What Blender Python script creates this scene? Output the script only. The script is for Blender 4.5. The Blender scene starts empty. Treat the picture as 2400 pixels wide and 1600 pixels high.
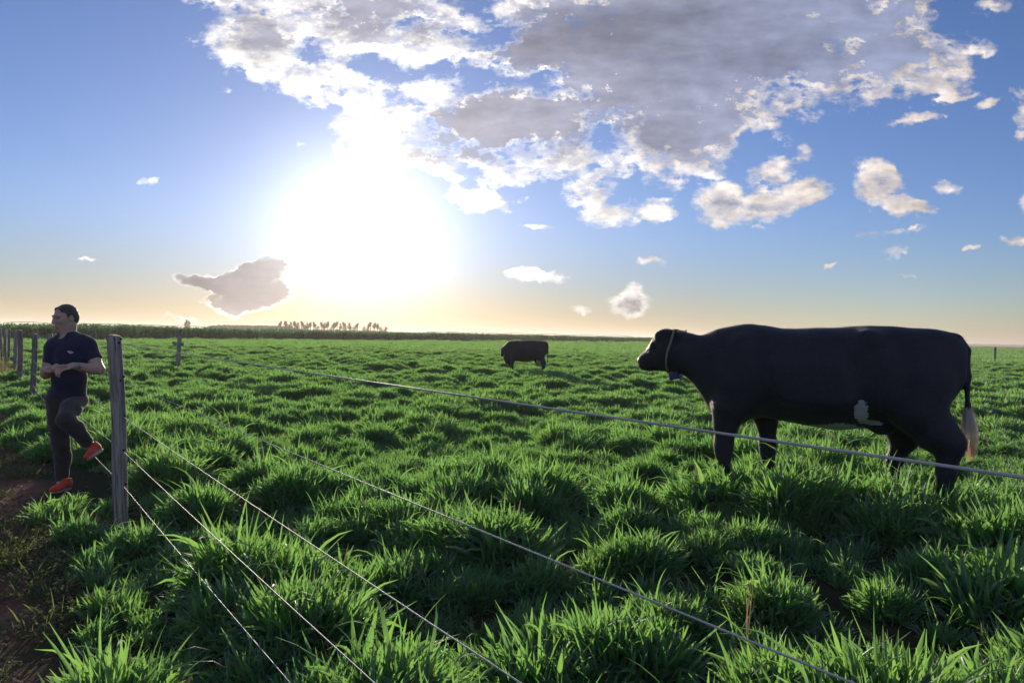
import bpy, math, random
import numpy as np
from mathutils import Vector, Matrix, Quaternion

SC = bpy.context.scene
COL = SC.collection
R = math.radians

# ------------------------------------------------------------------ camera
FPX, CX, CY = 1733.0, 1200.0, 800.0          # focal length and centre in photo pixels (2400 x 1600)
CAM_H, PITCH, ROLL = 1.5, math.atan(14 / 1733.0), R(1.2)
Fv = Vector((0, math.cos(PITCH), -math.sin(PITCH)))
_R0 = Vector((1, 0, 0)); _U0 = Vector((0, math.sin(PITCH), math.cos(PITCH)))
Rv = _R0 * math.cos(ROLL) + _U0 * math.sin(ROLL)
Uv = -_R0 * math.sin(ROLL) + _U0 * math.cos(ROLL)
CAM = Vector((0, 0, CAM_H))
cd = bpy.data.cameras.new('camera'); cam = bpy.data.objects.new('camera', cd); COL.objects.link(cam)
cd.sensor_width = 36.0; cd.lens = 36.0 * FPX / 2400.0; cd.clip_start = 0.05; cd.clip_end = 20000
cam.matrix_world = Matrix(((Rv.x, Uv.x, -Fv.x, 0), (Rv.y, Uv.y, -Fv.y, 0), (Rv.z, Uv.z, -Fv.z, CAM_H), (0, 0, 0, 1)))
SC.camera = cam

def ray(px, py):                              # world direction seen at a photo pixel, unit depth
    return Fv + Rv * ((px - CX) / FPX) + Uv * ((CY - py) / FPX)
def at(px, py, depth):                        # world point at that pixel and depth
    return CAM + ray(px, py) * depth

# ------------------------------------------------------------------ sky and sun
SUN_DIR = ray(850, 528).normalized()          # low sun ahead, a little left
SUN_EL = math.asin(SUN_DIR.z); SUN_AZ = math.atan2(SUN_DIR.x, SUN_DIR.y)

class NB:                                     # tiny node builder
    def __init__(s, tree): s.t = tree; s.n = tree.nodes; s.l = tree.links
    def node(s, typ, **kw):
        n = s.n.new(typ)
        for k, v in kw.items(): setattr(n, k, v)
        return n
    def put(s, sock, v):
        if isinstance(v, bpy.types.NodeSocket): s.l.new(v, sock)
        elif v is not None: sock.default_value = v
    def math(s, op, a, b=None, c=None, clamp=False):
        n = s.node('ShaderNodeMath', operation=op, use_clamp=clamp)
        for i, v in enumerate((a, b, c)):
            if v is not None: s.put(n.inputs[i], v)
        return n.outputs[0]
    def vmath(s, op, a, b=None, scale=None):
        n = s.node('ShaderNodeVectorMath', operation=op)
        s.put(n.inputs[0], a)
        if b is not None: s.put(n.inputs[1], b)
        if scale is not None: s.put(n.inputs['Scale'], scale)
        return n.outputs['Value'] if op in ('LENGTH', 'DOT_PRODUCT', 'DISTANCE') else n.outputs[0]
    def noise(s, vec, scale, detail=4, rough=0.5, lac=2.0, dim='3D', out='Fac', dist=0.0):
        n = s.node('ShaderNodeTexNoise', noise_dimensions=dim)
        s.put(n.inputs['Vector'], vec)
        n.inputs['Scale'].default_value = scale; n.inputs['Detail'].default_value = detail
        n.inputs['Roughness'].default_value = rough; n.inputs['Lacunarity'].default_value = lac
        n.inputs['Distortion'].default_value = dist
        return n.outputs[out]
    def smooth(s, v, a, b, lo=0.0, hi=1.0):
        n = s.node('ShaderNodeMapRange', interpolation_type='SMOOTHSTEP')
        s.put(n.inputs['Value'], v)
        for k, x in zip(('From Min', 'From Max', 'To Min', 'To Max'), (a, b, lo, hi)): s.put(n.inputs[k], x)
        return n.outputs[0]
    def lin(s, v, a, b, lo=0.0, hi=1.0):
        n = s.node('ShaderNodeMapRange')
        s.put(n.inputs['Value'], v)
        for k, x in zip(('From Min', 'From Max', 'To Min', 'To Max'), (a, b, lo, hi)): s.put(n.inputs[k], x)
        return n.outputs[0]
    def mix(s, f, a, b, mode='MIX'):
        n = s.node('ShaderNodeMix', data_type='RGBA', blend_type=mode)
        s.put(n.inputs[0], f)
        for i, v in ((6, a), (7, b)):
            s.put(n.inputs[i], (*v, 1.0) if isinstance(v, tuple) and len(v) == 3 else v)
        return n.outputs[2]
    def comb(s, x, y, z):
        n = s.node('ShaderNodeCombineXYZ')
        for i, v in enumerate((x, y, z)): s.put(n.inputs[i], v)
        return n.outputs[0]

world = bpy.data.worlds.new('World'); SC.world = world; world.use_nodes = True
world.cycles.sampling_method = 'MANUAL'; world.cycles.sample_map_resolution = 512
wt = world.node_tree; wt.nodes.clear(); W = NB(wt)
sky = W.node('ShaderNodeTexSky', sky_type='NISHITA', sun_disc=False)
sky.sun_elevation = SUN_EL; sky.sun_rotation = SUN_AZ
sky.altitude = 600; sky.air_density = 1.0; sky.dust_density = 0.22; sky.ozone_density = 3.0
SKY_STRENGTH = 0.079

tc = W.node('ShaderNodeTexCoord').outputs['Generated']
sep = W.node('ShaderNodeSeparateXYZ'); wt.links.new(tc, sep.inputs[0])
dx, dy, dz = sep.outputs
ysafe = W.math('MAXIMUM', dy, 0.15)
u = W.math('DIVIDE', dx, ysafe); v = W.math('DIVIDE', dz, ysafe)
uv = W.comb(u, v, 0.0)
# ragged outlines: push the lookup about with two sizes of noise
w1 = W.vmath('SUBTRACT', W.noise(uv, 7.0, 3, 0.55, out='Color'), (0.5, 0.5, 0.5))
w2 = W.vmath('SUBTRACT', W.noise(uv, 30.0, 4, 0.6, out='Color'), (0.5, 0.5, 0.5))
wuv = W.vmath('ADD', W.vmath('ADD', uv, W.vmath('SCALE', w1, scale=0.07)), W.vmath('SCALE', w2, scale=0.030))
wsep = W.node('ShaderNodeSeparateXYZ'); wt.links.new(wuv, wsep.inputs[0])
flat = W.comb(wsep.outputs[0], wsep.outputs[1], 0.0)

quad = W.comb(W.math('MULTIPLY', wsep.outputs[0], wsep.outputs[0]), W.math('MULTIPLY', wsep.outputs[0], wsep.outputs[1]),
              W.math('MULTIPLY', wsep.outputs[1], wsep.outputs[1]))
lin3 = W.comb(wsep.outputs[0], wsep.outputs[1], 1.0)
def blob_field(blobs):                        # each cloud bank: direction, half sizes, tilt, weight -> elliptic paraboloid
    acc = None
    for (bx, by, rx, ry, rot, wgt) in blobs:
        d = ray(bx, by); x0, y0 = d.x / d.y, d.z / d.y
        ca, sa = math.cos(R(rot)), math.sin(R(rot))
        ia, ib = (FPX / (1.2 * rx)) ** 2, (FPX / (1.2 * ry)) ** 2
        A = ca * ca * ia + sa * sa * ib; Cc = sa * sa * ia + ca * ca * ib; B = 2 * ca * sa * (ia - ib)
        D = -2 * A * x0 - B * y0; E = -2 * Cc * y0 - B * x0; F = A * x0 * x0 + B * x0 * y0 + Cc * y0 * y0
        val = W.math('ADD', W.vmath('DOT_PRODUCT', quad, (-wgt * A, -wgt * B, -wgt * Cc)),
                     W.vmath('DOT_PRODUCT', lin3, (-wgt * D, -wgt * E, wgt * (1 - F))))
        acc = W.math('MAXIMUM', val, -0.6) if acc is None else W.math('SMOOTH_MAX', acc, val, 0.10)
    return acc

CLOUDS = [  # x, y, half width, half height, tilt, weight (photo pixels turned into directions)
    (1680, 60, 600, 250, 6, 1.3), (1210, 280, 240, 100, 12, 1.0), (1600, 300, 170, 130, 20, 1.2), (2050, 150, 260, 110, 14, 1.1),
    (820, 30, 300, 130, 0, 1.0), (600, 90, 190, 110, -20, .95), (660, 160, 230, 60, -14, .85), (860, 260, 230, 110, -28, .80),
    (1000, 350, 260, 80, -4, .85), (1300, 360, 260, 60, 4, .85), (1010, 120, 150, 40, 18, .75), (1570, 390, 110, 70, 10, 1.0), (1000, 225, 120, 60, 10, .9),
    (1390, 425, 90, 65, 25, .95), (1430, 500, 70, 45, 15, .8), (1520, 505, 60, 38, 30, .9), (1690, 475, 80, 55, -20, 1.0),
    (1795, 495, 80, 42, -5, 1.0), (1885, 455, 90, 42, 30, 1.0), (1815, 408, 45, 35, 30, .75), (1872, 365, 35, 22, 50, .65),
    (2060, 445, 70, 48, -30, 1.0), (2125, 490, 65, 26, -10, .85), (2215, 447, 65, 28, 8, .8), (2395, 465, 48, 34, 0, .95),
    (2150, 280, 90, 16, 14, .7), (2085, 552, 75, 14, 3, .7), (2090, 600, 62, 20, 0, .75), (2272, 595, 18, 10, 0, .8), (2385, 567, 48, 15, 4, .8),
    (1240, 636, 75, 20, 0, .95), (1470, 703, 68, 46, 0, 1.0), (1480, 672, 44, 24, 0, .9), (1355, 722, 30, 18, 0, .75), (1530, 621, 30, 10, 0, .8),
    (360, 408, 42, 14, 5, .6), (208, 606, 28, 6, 0, .8), (590, 692, 105, 42, 0, 1.5), (585, 636, 100, 40, 8, 1.5), (490, 640, 90, 22, 6, 1.2), (425, 738, 46, 10, 0, .9),
    (1120, 480, 100, 38, -15, .85), (1225, 468, 40, 11, 4, .75), (1260, 540, 60, 7, -2, .7), (2395, 250, 30, 60, 0, .8),
    (2320, 15, 60, 26, 20, .75), (2320, 126, 26, 9, 0, .7), (2250, 150, 40, 24, 0, .7), (2215, 220, 60, 9, 14, .6), (2300, 232, 45, 8, 8, .6), (2120, 640, 26, 6, 0, .7), (1950, 620, 20, 6, 0, .7),
    (900, 760, 240, 200, 0, 0.0),
]
CORES = [
    (1700, 90, 560, 190, 6, 1.5), (1160, 290, 220, 85, 18, 1.4), (1610, 270, 150, 110, 15, 1.3), (1980, 150, 260, 80, 14, 1.3),
    (860, 20, 200, 90, -8, .9), (620, 70, 120, 80, -20, .55), (595, 688, 115, 48, 0, 2.2), (580, 640, 120, 44, 8, 2.2), (490, 640, 80, 18, 6, 1.4),
    (1400, 425, 50, 30, 25, .55), (1700, 475, 55, 30, -20, .5), (1800, 500, 55, 22, 0, .42), (1475, 705, 52, 32, 0, .5),
    (2070, 455, 45, 22, -30, .3), (420, 741, 36, 7, 0, .8), (1000, 340, 90, 30, 10, .4), (790, 210, 120, 40, -20, .4), (1360, 160, 280, 190, 25, 1.5),
]
cover = blob_field([b for b in CLOUDS if b[5] > 0]); core = blob_field(CORES)
fb = W.noise(W.comb(u, W.math('MULTIPLY', v, 1.7), 0.3), 13.0, 8, 0.62, 2.1)
fb2 = W.noise(W.comb(u, W.math('MULTIPLY', v, 2.2), 1.7), 26.0, 6, 0.6, 2.1)
# the same broken cumulus all round, where the photograph does not look
dzs = W.math('MAXIMUM', dz, 0.04)
pl = W.comb(W.math('DIVIDE', dx, dzs), W.math('DIVIDE', dy, dzs), 0.0)
other = W.math('MULTIPLY', W.smooth(W.noise(pl, 0.45, 3, 0.5), 0.50, 0.72), 1.2)
front = W.math('MULTIPLY', W.smooth(dy, 0.45, 0.62), W.smooth(dz, 0.62, 0.48))
cover = W.math('ADD', W.math('MULTIPLY', cover, front), W.math('MULTIPLY', other, W.math('SUBTRACT', 1.0, front)))
core = W.math('ADD', W.math('MULTIPLY', core, front), W.math('MULTIPLY', W.math('SUBTRACT', other, 0.25), W.math('SUBTRACT', 1.0, front)))
amp = W.smooth(v, 0.03, 0.22, 0.6, 1.0)                  # far clouds near the horizon show smaller relief
fb3 = W.noise(W.comb(u, W.math('MULTIPLY', v, 1.4), 4.1), 48.0, 5, 0.62, 2.1)
dens = W.math('ADD', W.math('ADD', W.math('MULTIPLY', cover, 0.80), -0.03),
              W.math('MULTIPLY', amp, W.math('ADD', W.math('MULTIPLY', W.math('SUBTRACT', fb, 0.5), 2.5), W.math('MULTIPLY', W.math('SUBTRACT', fb3, 0.5), 1.1))))
fb4 = W.noise(W.comb(W.math('ADD', u, W.math('MULTIPLY', v, -0.5)), W.math('MULTIPLY', v, 3.0), 2.2), 3.4, 7, 0.58, 2.1)
alpha = W.smooth(dens, 0.20, W.lin(fb3, 0.32, 0.62, 0.32, 0.95))
thick = W.math('ADD', W.math('MULTIPLY', core, 0.8), W.math('ADD', W.math('MULTIPLY', W.math('SUBTRACT', fb2, 0.5), 1.3), W.math('MULTIPLY', W.math('SUBTRACT', fb, 0.5), 0.9)))
grey = W.smooth(W.math('MULTIPLY', thick, W.smooth(dens, W.lin(fb4, 0.35, 0.65, 0.15, 0.55), W.lin(fb4, 0.35, 0.65, 0.60, 0.95))), -0.06, 0.62)
# closeness to the sun
sdot = W.vmath('DOT_PRODUCT', tc, tuple(SUN_DIR))
ang = W.math('ARCCOSINE', W.math('MINIMUM', sdot, 1.0))
near = W.math('EXPONENT', W.math('MULTIPLY', ang, -1 / 0.30))
aur = W.math('EXPONENT', W.math('MULTIPLY', W.math('MULTIPLY', ang, ang), -1 / (0.105 ** 2)))
aur2 = W.math('EXPONENT', W.math('MULTIPLY', ang, -1 / 0.15))
lit = W.mix(W.math('MINIMUM', W.math('MULTIPLY', W.math('SUBTRACT', near, 0.12), 2.0), 1.0), (0.68, 0.61, 0.575), (1.3, 1.27, 1.23))
lit = W.mix(W.smooth(sdot, 0.1, -0.6), lit, (1.0, 0.92, 0.82))      # clouds opposite the sun lit full face, brightened out of view for fill light
lit = W.vmath('SCALE', lit, scale=W.lin(fb2, 0.3, 0.7, 0.66, 1.12))
dull = W.mix(near, (0.145, 0.178, 0.285), (0.40, 0.365, 0.40))
dull = W.vmath('SCALE', dull, scale=W.lin(fb4, 0.32, 0.68, 0.76, 1.75))
# billows: sides turned to the sun are brighter than those turned away
sun2 = (SUN_DIR.x / SUN_DIR.y, SUN_DIR.z / SUN_DIR.y, 0.0)
tow = W.vmath('NORMALIZE', W.vmath('SUBTRACT', sun2, uv)); off = W.vmath('ADD', uv, W.vmath('SCALE', tow, scale=0.016))
osep = W.node('ShaderNodeSeparateXYZ'); wt.links.new(off, osep.inputs[0])
fbo = W.noise(W.comb(osep.outputs[0], W.math('MULTIPLY', osep.outputs[1], 1.7), 0.3), 13.0, 3, 0.55, 2.1)
fbl = W.noise(W.comb(u, W.math('MULTIPLY', v, 1.7), 0.3), 13.0, 3, 0.55, 2.1)
relief = W.math('ADD', 1.0, W.math('MULTIPLY', W.math('SUBTRACT', fbl, fbo), 2.0)); relief = W.math('MAXIMUM', W.math('MINIMUM', relief, 1.55), 0.62)
relief = W.math('ADD', 1.0, W.math('MULTIPLY', W.math('SUBTRACT', relief, 1.0), W.lin(grey, 0.0, 1.0, 1.0, 0.40)))
dull = W.vmath('MULTIPLY', dull, W.mix(W.smooth(dz, 0.03, 0.14), (0.74, 0.66, 0.60), (1.0, 1.0, 1.0)))   # grey of the clouds darker and warmer towards the horizon
ccol = W.vmath('SCALE', W.mix(grey, lit, dull), scale=relief)
HZT = W.mix(W.smooth(W.vmath('DOT_PRODUCT', tc, tuple(SUN_DIR)), 0.74, 0.985), (1.0, 0.95, 1.04), (0.50, 0.43, 0.44))   # tone tint painted into the low sky, darker towards the sun to tame its glare
skyc = W.vmath('MULTIPLY', W.vmath('SCALE', sky.outputs[0], scale=SKY_STRENGTH), W.mix(W.smooth(dz, -0.03, 0.17), HZT, (0.98, 1.0, 1.36)))
allc = W.mix(alpha, skyc, ccol)
glow = W.vmath('ADD', W.vmath('SCALE', (1.0, 0.95, 0.84), scale=W.math('MULTIPLY', aur, 0.55)), W.vmath('SCALE', (1.0, 0.90, 0.74), scale=W.math('MULTIPLY', aur2, 0.28)))
allc = W.vmath('ADD', allc, glow)
bg = W.node('ShaderNodeBackground'); W.put(bg.inputs['Color'], allc); bg.inputs['Strength'].default_value = 1.0
wo = W.node('ShaderNodeOutputWorld'); wt.links.new(bg.outputs[0], wo.inputs[0])

sl = bpy.data.lights.new('sun', 'SUN'); sun = bpy.data.objects.new('sun', sl); COL.objects.link(sun)
sl.energy = 5.0; sl.angle = R(0.6); sl.color = (1.0, 0.86, 0.66)
sun.rotation_euler = SUN_DIR.to_track_quat('Z', 'Y').to_euler(); sun.location = (0, 0, 30)

vs = SC.view_settings
vs.view_transform = 'Standard'; vs.look = 'None'; vs.exposure = 0.34; vs.gamma = 1.0; vs.use_curve_mapping = False
SC.render.engine = 'CYCLES'
cy = SC.cycles
cy.use_denoising = True; cy.max_bounces = 6; cy.diffuse_bounces = 3; cy.glossy_bounces = 2; cy.transmission_bounces = 3
cy.transparent_max_bounces = 4; cy.use_adaptive_sampling = True; cy.adaptive_threshold = 0.02
cy.caustics_reflective = False; cy.caustics_refractive = False

# ------------------------------------------------------------------ helpers
def tag(o, label=None, cat=None, group=None, kind=None):
    if label: o['label'] = label
    if cat: o['category'] = cat
    if group: o['group'] = group
    if kind: o['kind'] = kind
    return o
def empty(name, loc, rz=0.0):
    o = bpy.data.objects.new(name, None); COL.objects.link(o); o.location = loc; o.rotation_euler = (0, 0, rz)
    o.empty_display_size = 0.2
    return o
def mesh_obj(name, verts, faces, mat=None, parent=None, smooth=True, attrs=None, link=True):
    me = bpy.data.meshes.new(name)
    verts = np.asarray(verts, dtype=np.float32)
    if isinstance(faces, np.ndarray):
        n, k = faces.shape
        me.vertices.add(len(verts)); me.vertices.foreach_set('co', verts.ravel())
        me.loops.add(n * k); me.loops.foreach_set('vertex_index', faces.astype(np.int32).ravel())
        me.polygons.add(n); me.polygons.foreach_set('loop_start', np.arange(0, n * k, k, dtype=np.int32))
        me.update(calc_edges=True)
    else:
        me.from_pydata([tuple(map(float, v)) for v in verts], [], faces)
    if smooth: me.polygons.foreach_set('use_smooth', np.ones(len(me.polygons), dtype=bool))
    for k_, v_ in (attrs or {}).items():
        a = me.attributes.new(k_, 'FLOAT', 'POINT'); a.data.foreach_set('value', np.asarray(v_, dtype=np.float32))
    me.validate()
    o = bpy.data.objects.new(name, me)
    if link: COL.objects.link(o)
    if mat: me.materials.append(mat)
    if parent is not None:
        o.parent = parent
    return o
def local_to(o, origin):                      # verts were given in world space: shift them to the parent's frame
    o.data.transform(Matrix.Translation(-Vector(origin)))
    return o
class Acc:                                    # gather several shapes of one part
    def __init__(s): s.v = []; s.f = []; s.n = 0
    def add(s, v, f):
        s.v.extend(v); s.f.extend([tuple(i + s.n for i in q) for q in f]); s.n += len(v)
    def obj(s, name, mat, parent=None, smooth=True, **k): return mesh_obj(name, s.v, s.f, mat, parent, smooth, **k)
def tube(pts, rad, sides=8, cap=True):
    pts = [Vector(p) for p in pts]; n = len(pts)
    rads = rad if isinstance(rad, (list, tuple)) else [rad] * n
    V, F = [], []; prev = None
    for i, p in enumerate(pts):
        d = (pts[min(i + 1, n - 1)] - pts[max(i - 1, 0)]).normalized()
        if prev is None:
            a = d.orthogonal().normalized()
        else:
            a = (prev - d * prev.dot(d)).normalized()
        prev = a; b = d.cross(a)
        for k in range(sides):
            t = 2 * math.pi * k / sides
            V.append(p + (a * math.cos(t) + b * math.sin(t)) * rads[i])
    for i in range(n - 1):
        for k in range(sides):
            k2 = (k + 1) % sides
            F.append((i * sides + k, i * sides + k2, (i + 1) * sides + k2, (i + 1) * sides + k))
    if cap:
        F.append(tuple(reversed(range(sides)))); F.append(tuple((n - 1) * sides + k for k in range(sides)))
    return V, F
def box(c, s, M=None):
    V = [Vector((x * s[0] / 2, y * s[1] / 2, z * s[2] / 2)) for x in (-1, 1) for y in (-1, 1) for z in (-1, 1)]
    if M is not None: V = [M @ p for p in V]
    V = [p + Vector(c) for p in V]
    return V, [(0, 1, 3, 2), (4, 6, 7, 5), (0, 4, 5, 1), (2, 3, 7, 6), (0, 2, 6, 4), (1, 5, 7, 3)]

def _hash(ix, iy, seed):
    h = (ix.astype(np.int64) * 374761393 + iy.astype(np.int64) * 668265263 + seed * 974634777) & 0x7fffffff
    h = ((h ^ (h >> 13)) * 1274126177) & 0x7fffffff
    return ((h ^ (h >> 16)) & 0xffff) / 65535.0
def vnoise(x, y, seed=0):
    x = np.asarray(x, float); y = np.asarray(y, float)
    ix, iy = np.floor(x), np.floor(y); fx, fy = x - ix, y - iy
    fx = fx * fx * (3 - 2 * fx); fy = fy * fy * (3 - 2 * fy)
    a = _hash(ix, iy, seed); b = _hash(ix + 1, iy, seed); c = _hash(ix, iy + 1, seed); d = _hash(ix + 1, iy + 1, seed)
    return (a * (1 - fx) + b * fx) * (1 - fy) + (c * (1 - fx) + d * fx) * fy
def fnoise(x, y, seed=0, oct=3):
    s = 0; amp = 1; tot = 0
    for o in range(oct):
        s = s + amp * vnoise(np.asarray(x) * 2 ** o + 17.3 * o, np.asarray(y) * 2 ** o - 9.1 * o, seed + o); tot += amp; amp *= 0.5
    return s / tot
def sstep(v, a, b):
    t = np.clip((np.asarray(v, float) - a) / (b - a), 0, 1); return t * t * (3 - 2 * t)

# ---- solid modelling: smooth-blended distance field, meshed with surface nets
class Field:
    def __init__(s, lo, hi, h):
        s.lo = np.array(lo, float); s.h = h
        s.n = np.ceil((np.array(hi, float) - s.lo) / h).astype(int) + 1
        s.v = np.full(tuple(s.n), 1.0, np.float32)
    def grid(s, lo, hi):
        a = np.clip(np.floor((np.array(lo) - s.lo) / s.h).astype(int), 0, s.n - 1)
        b = np.clip(np.ceil((np.array(hi) - s.lo) / s.h).astype(int) + 1, 1, s.n)
        ax = [s.lo[i] + s.h * np.arange(a[i], b[i]) for i in range(3)]
        X, Y, Z = np.meshgrid(*ax, indexing='ij')
        return (slice(a[0], b[0]), slice(a[1], b[1]), slice(a[2], b[2])), X, Y, Z
    def join(s, sl, d, k, cut=False):
        a = s.v[sl]
        if cut:                                # smooth subtraction
            h = np.clip(0.5 - 0.5 * (a + d) / k, 0, 1); s.v[sl] = a * (1 - h) + (-d) * h + k * h * (1 - h)
        else:
            h = np.clip(0.5 + 0.5 * (a - d) / k, 0, 1); s.v[sl] = a * (1 - h) + d * h - k * h * (1 - h)
    def cone(s, p, q, r1, r2, k=0.02, cut=False, flat=None):
        p = np.array(p, float); q = np.array(q, float); m = max(r1, r2) + k + 2.5 * s.h
        sl, X, Y, Z = s.grid(np.minimum(p, q) - m, np.maximum(p, q) + m)
        if X.size == 0: return
        d = q - p; L2 = max(d @ d, 1e-9)
        t = np.clip(((X - p[0]) * d[0] + (Y - p[1]) * d[1] + (Z - p[2]) * d[2]) / L2, 0, 1)
        D = np.sqrt((X - p[0] - t * d[0]) ** 2 + (Y - p[1] - t * d[1]) ** 2 + (Z - p[2] - t * d[2]) ** 2) - (r1 + (r2 - r1) * t)
        if flat is not None:                   # cut square at the far end
            u = d / math.sqrt(L2); D = np.maximum(D, (X - q[0]) * u[0] + (Y - q[1]) * u[1] + (Z - q[2]) * u[2])
        s.join(sl, D, k, cut)
    def chain(s, pts, rads, k=0.02):
        for i in range(len(pts) - 1): s.cone(pts[i], pts[i + 1], rads[i], rads[i + 1], k)
    def ell(s, c, r, k=0.02, M=None, cut=False):
        c = np.array(c, float); r = np.array(r, float); m = r.max() + k + 2.5 * s.h
        sl, X, Y, Z = s.grid(c - m, c + m)
        if X.size == 0: return
        P = np.stack([X - c[0], Y - c[1], Z - c[2]], -1)
        if M is not None: P = P @ np.array(M)          # columns of M are the ellipsoid's axes
        k0 = np.sqrt(((P / r) ** 2).sum(-1)) + 1e-9; k1 = np.sqrt(((P / r ** 2) ** 2).sum(-1)) + 1e-9
        s.join(sl, k0 * (k0 - 1) / k1, k, cut)
    def plane_cut(s, p, n):                    # remove everything on the side the normal points to
        sl, X, Y, Z = s.grid(s.lo, s.lo + s.h * (s.n - 1))
        s.v = np.maximum(s.v, ((X - p[0]) * n[0] + (Y - p[1]) * n[1] + (Z - p[2]) * n[2]).astype(np.float32))
    def wobble(s, fn):
        sl, X, Y, Z = s.grid(s.lo, s.lo + s.h * (s.n - 1)); s.v = s.v + fn(X, Y, Z).astype(np.float32)
    def at(s, p):
        g = (np.array(p, float) - s.lo) / s.h; i = np.clip(np.floor(g).astype(int), 0, s.n - 2); f = g - i; r = 0.0
        for a in (0, 1):
            for b in (0, 1):
                for c in (0, 1):
                    r += s.v[i[0] + a, i[1] + b, i[2] + c] * (f[0] if a else 1 - f[0]) * (f[1] if b else 1 - f[1]) * (f[2] if c else 1 - f[2])
        return r
    def surf(s, p, d, far=0.6):                # march out from inside along d to the skin
        p = np.array(p, float); d = np.array(d, float); t = 0.0
        while t < far and s.at(p + d * t) < 0: t += s.h * 0.4
        return p + d * t
    def mesh(s):
        v = s.v; S = v < 0; n = v.shape
        cs = np.zeros((n[0] - 1, n[1] - 1, n[2] - 1), np.int8)
        for a in (0, 1):
            for b in (0, 1):
                for c in (0, 1):
                    cs += S[a:n[0] - 1 + a, b:n[1] - 1 + b, c:n[2] - 1 + c]
        act = (cs > 0) & (cs < 8); idx = -np.ones(act.shape, np.int64); I, J, K = np.nonzero(act); idx[I, J, K] = np.arange(len(I))
        P = np.zeros((len(I), 3)); cnt = np.zeros(len(I))
        cor = [(a, b, c) for a in (0, 1) for b in (0, 1) for c in (0, 1)]
        for A in cor:
            for ax in range(3):
                if A[ax]: continue
                B = list(A); B[ax] = 1
                va = v[I + A[0], J + A[1], K + A[2]]; vb = v[I + B[0], J + B[1], K + B[2]]
                m = (va < 0) != (vb < 0); t = np.where(m, va / np.where(m, va - vb, 1), 0)
                for x in range(3): P[:, x] += np.where(m, A[x] + (t if x == ax else 0), 0)
                cnt += m
        P = P / cnt[:, None] + np.stack([I, J, K], 1); P = s.lo + P * s.h
        faces = []
        for ax in range(3):
            sl0 = [slice(None)] * 3; sl1 = [slice(None)] * 3; sl0[ax] = slice(0, -1); sl1[ax] = slice(1, None)
            a = S[tuple(sl0)]; b = S[tuple(sl1)]; o1, o2 = [x for x in range(3) if x != ax]
            E = np.argwhere(a != b); E = E[(E[:, o1] > 0) & (E[:, o2] > 0) & (E[:, o1] < n[o1] - 1) & (E[:, o2] < n[o2] - 1)]
            q = []
            for (d1, d2) in ((-1, -1), (0, -1), (0, 0), (-1, 0)):
                c = E.copy(); c[:, o1] += d1; c[:, o2] += d2; q.append(idx[c[:, 0], c[:, 1], c[:, 2]])
            q = np.stack(q, 1); flip = a[E[:, 0], E[:, 1], E[:, 2]]
            if ax == 1: flip = ~flip
            q[~flip] = q[~flip][:, ::-1]; faces.append(q)
        F = np.concatenate(faces); F = F[(F >= 0).all(1)]
        return P, F
def field_obj(fld, name, mat, parent=None, smooth_iter=2, origin=None, attrs=None):
    P, F = fld.mesh()
    for it in range(smooth_iter):              # light relaxation
        acc = np.zeros_like(P); cnt = np.zeros(len(P))
        for k in range(4):
            a, b = F[:, k], F[:, (k + 1) % 4]
            for x in range(3):
                acc[:, x] += np.bincount(a, P[b, x], len(P)) + np.bincount(b, P[a, x], len(P))
            cnt += np.bincount(a, minlength=len(P)) + np.bincount(b, minlength=len(P))
        P = P * 0.5 + 0.5 * acc / np.maximum(cnt, 1)[:, None]
    if origin is not None: P = P - np.array(origin, float)
    at_ = {k: f(P) for k, f in (attrs or {}).items()}
    return mesh_obj(name, P, F, mat, parent, attrs=at_)

# ---- materials
def new_mat(name):
    m = bpy.data.materials.new(name); m.use_nodes = True; m.node_tree.nodes.clear()
    b = NB(m.node_tree); out = b.node('ShaderNodeOutputMaterial'); return m, b, out
def attr(b, name, typ='GEOMETRY'):
    n = b.node('ShaderNodeAttribute', attribute_type=typ); n.attribute_name = name; return n
def principled(b, out, color, rough=0.8, spec=0.3, bump=None, strength=0.4, dist=0.01, **kw):
    p = b.node('ShaderNodeBsdfPrincipled')
    b.put(p.inputs['Base Color'], (*color, 1.0) if isinstance(color, tuple) else color)
    b.put(p.inputs['Roughness'], rough); b.put(p.inputs['Specular IOR Level'], spec)
    for k, v in kw.items(): b.put(p.inputs[k.replace('_', ' ')], v)
    if bump is not None:
        bn = b.node('ShaderNodeBump'); bn.inputs['Strength'].default_value = strength; bn.inputs['Distance'].default_value = dist
        b.put(bn.inputs['Height'], bump); b.l.new(bn.outputs[0], p.inputs['Normal'])
    b.l.new(p.outputs[0], out.inputs['Surface']); return p
def geo_pos(b): return b.node('ShaderNodeNewGeometry').outputs['Position']
def obj_pos(b): return b.node('ShaderNodeTexCoord').outputs['Object']

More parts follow.
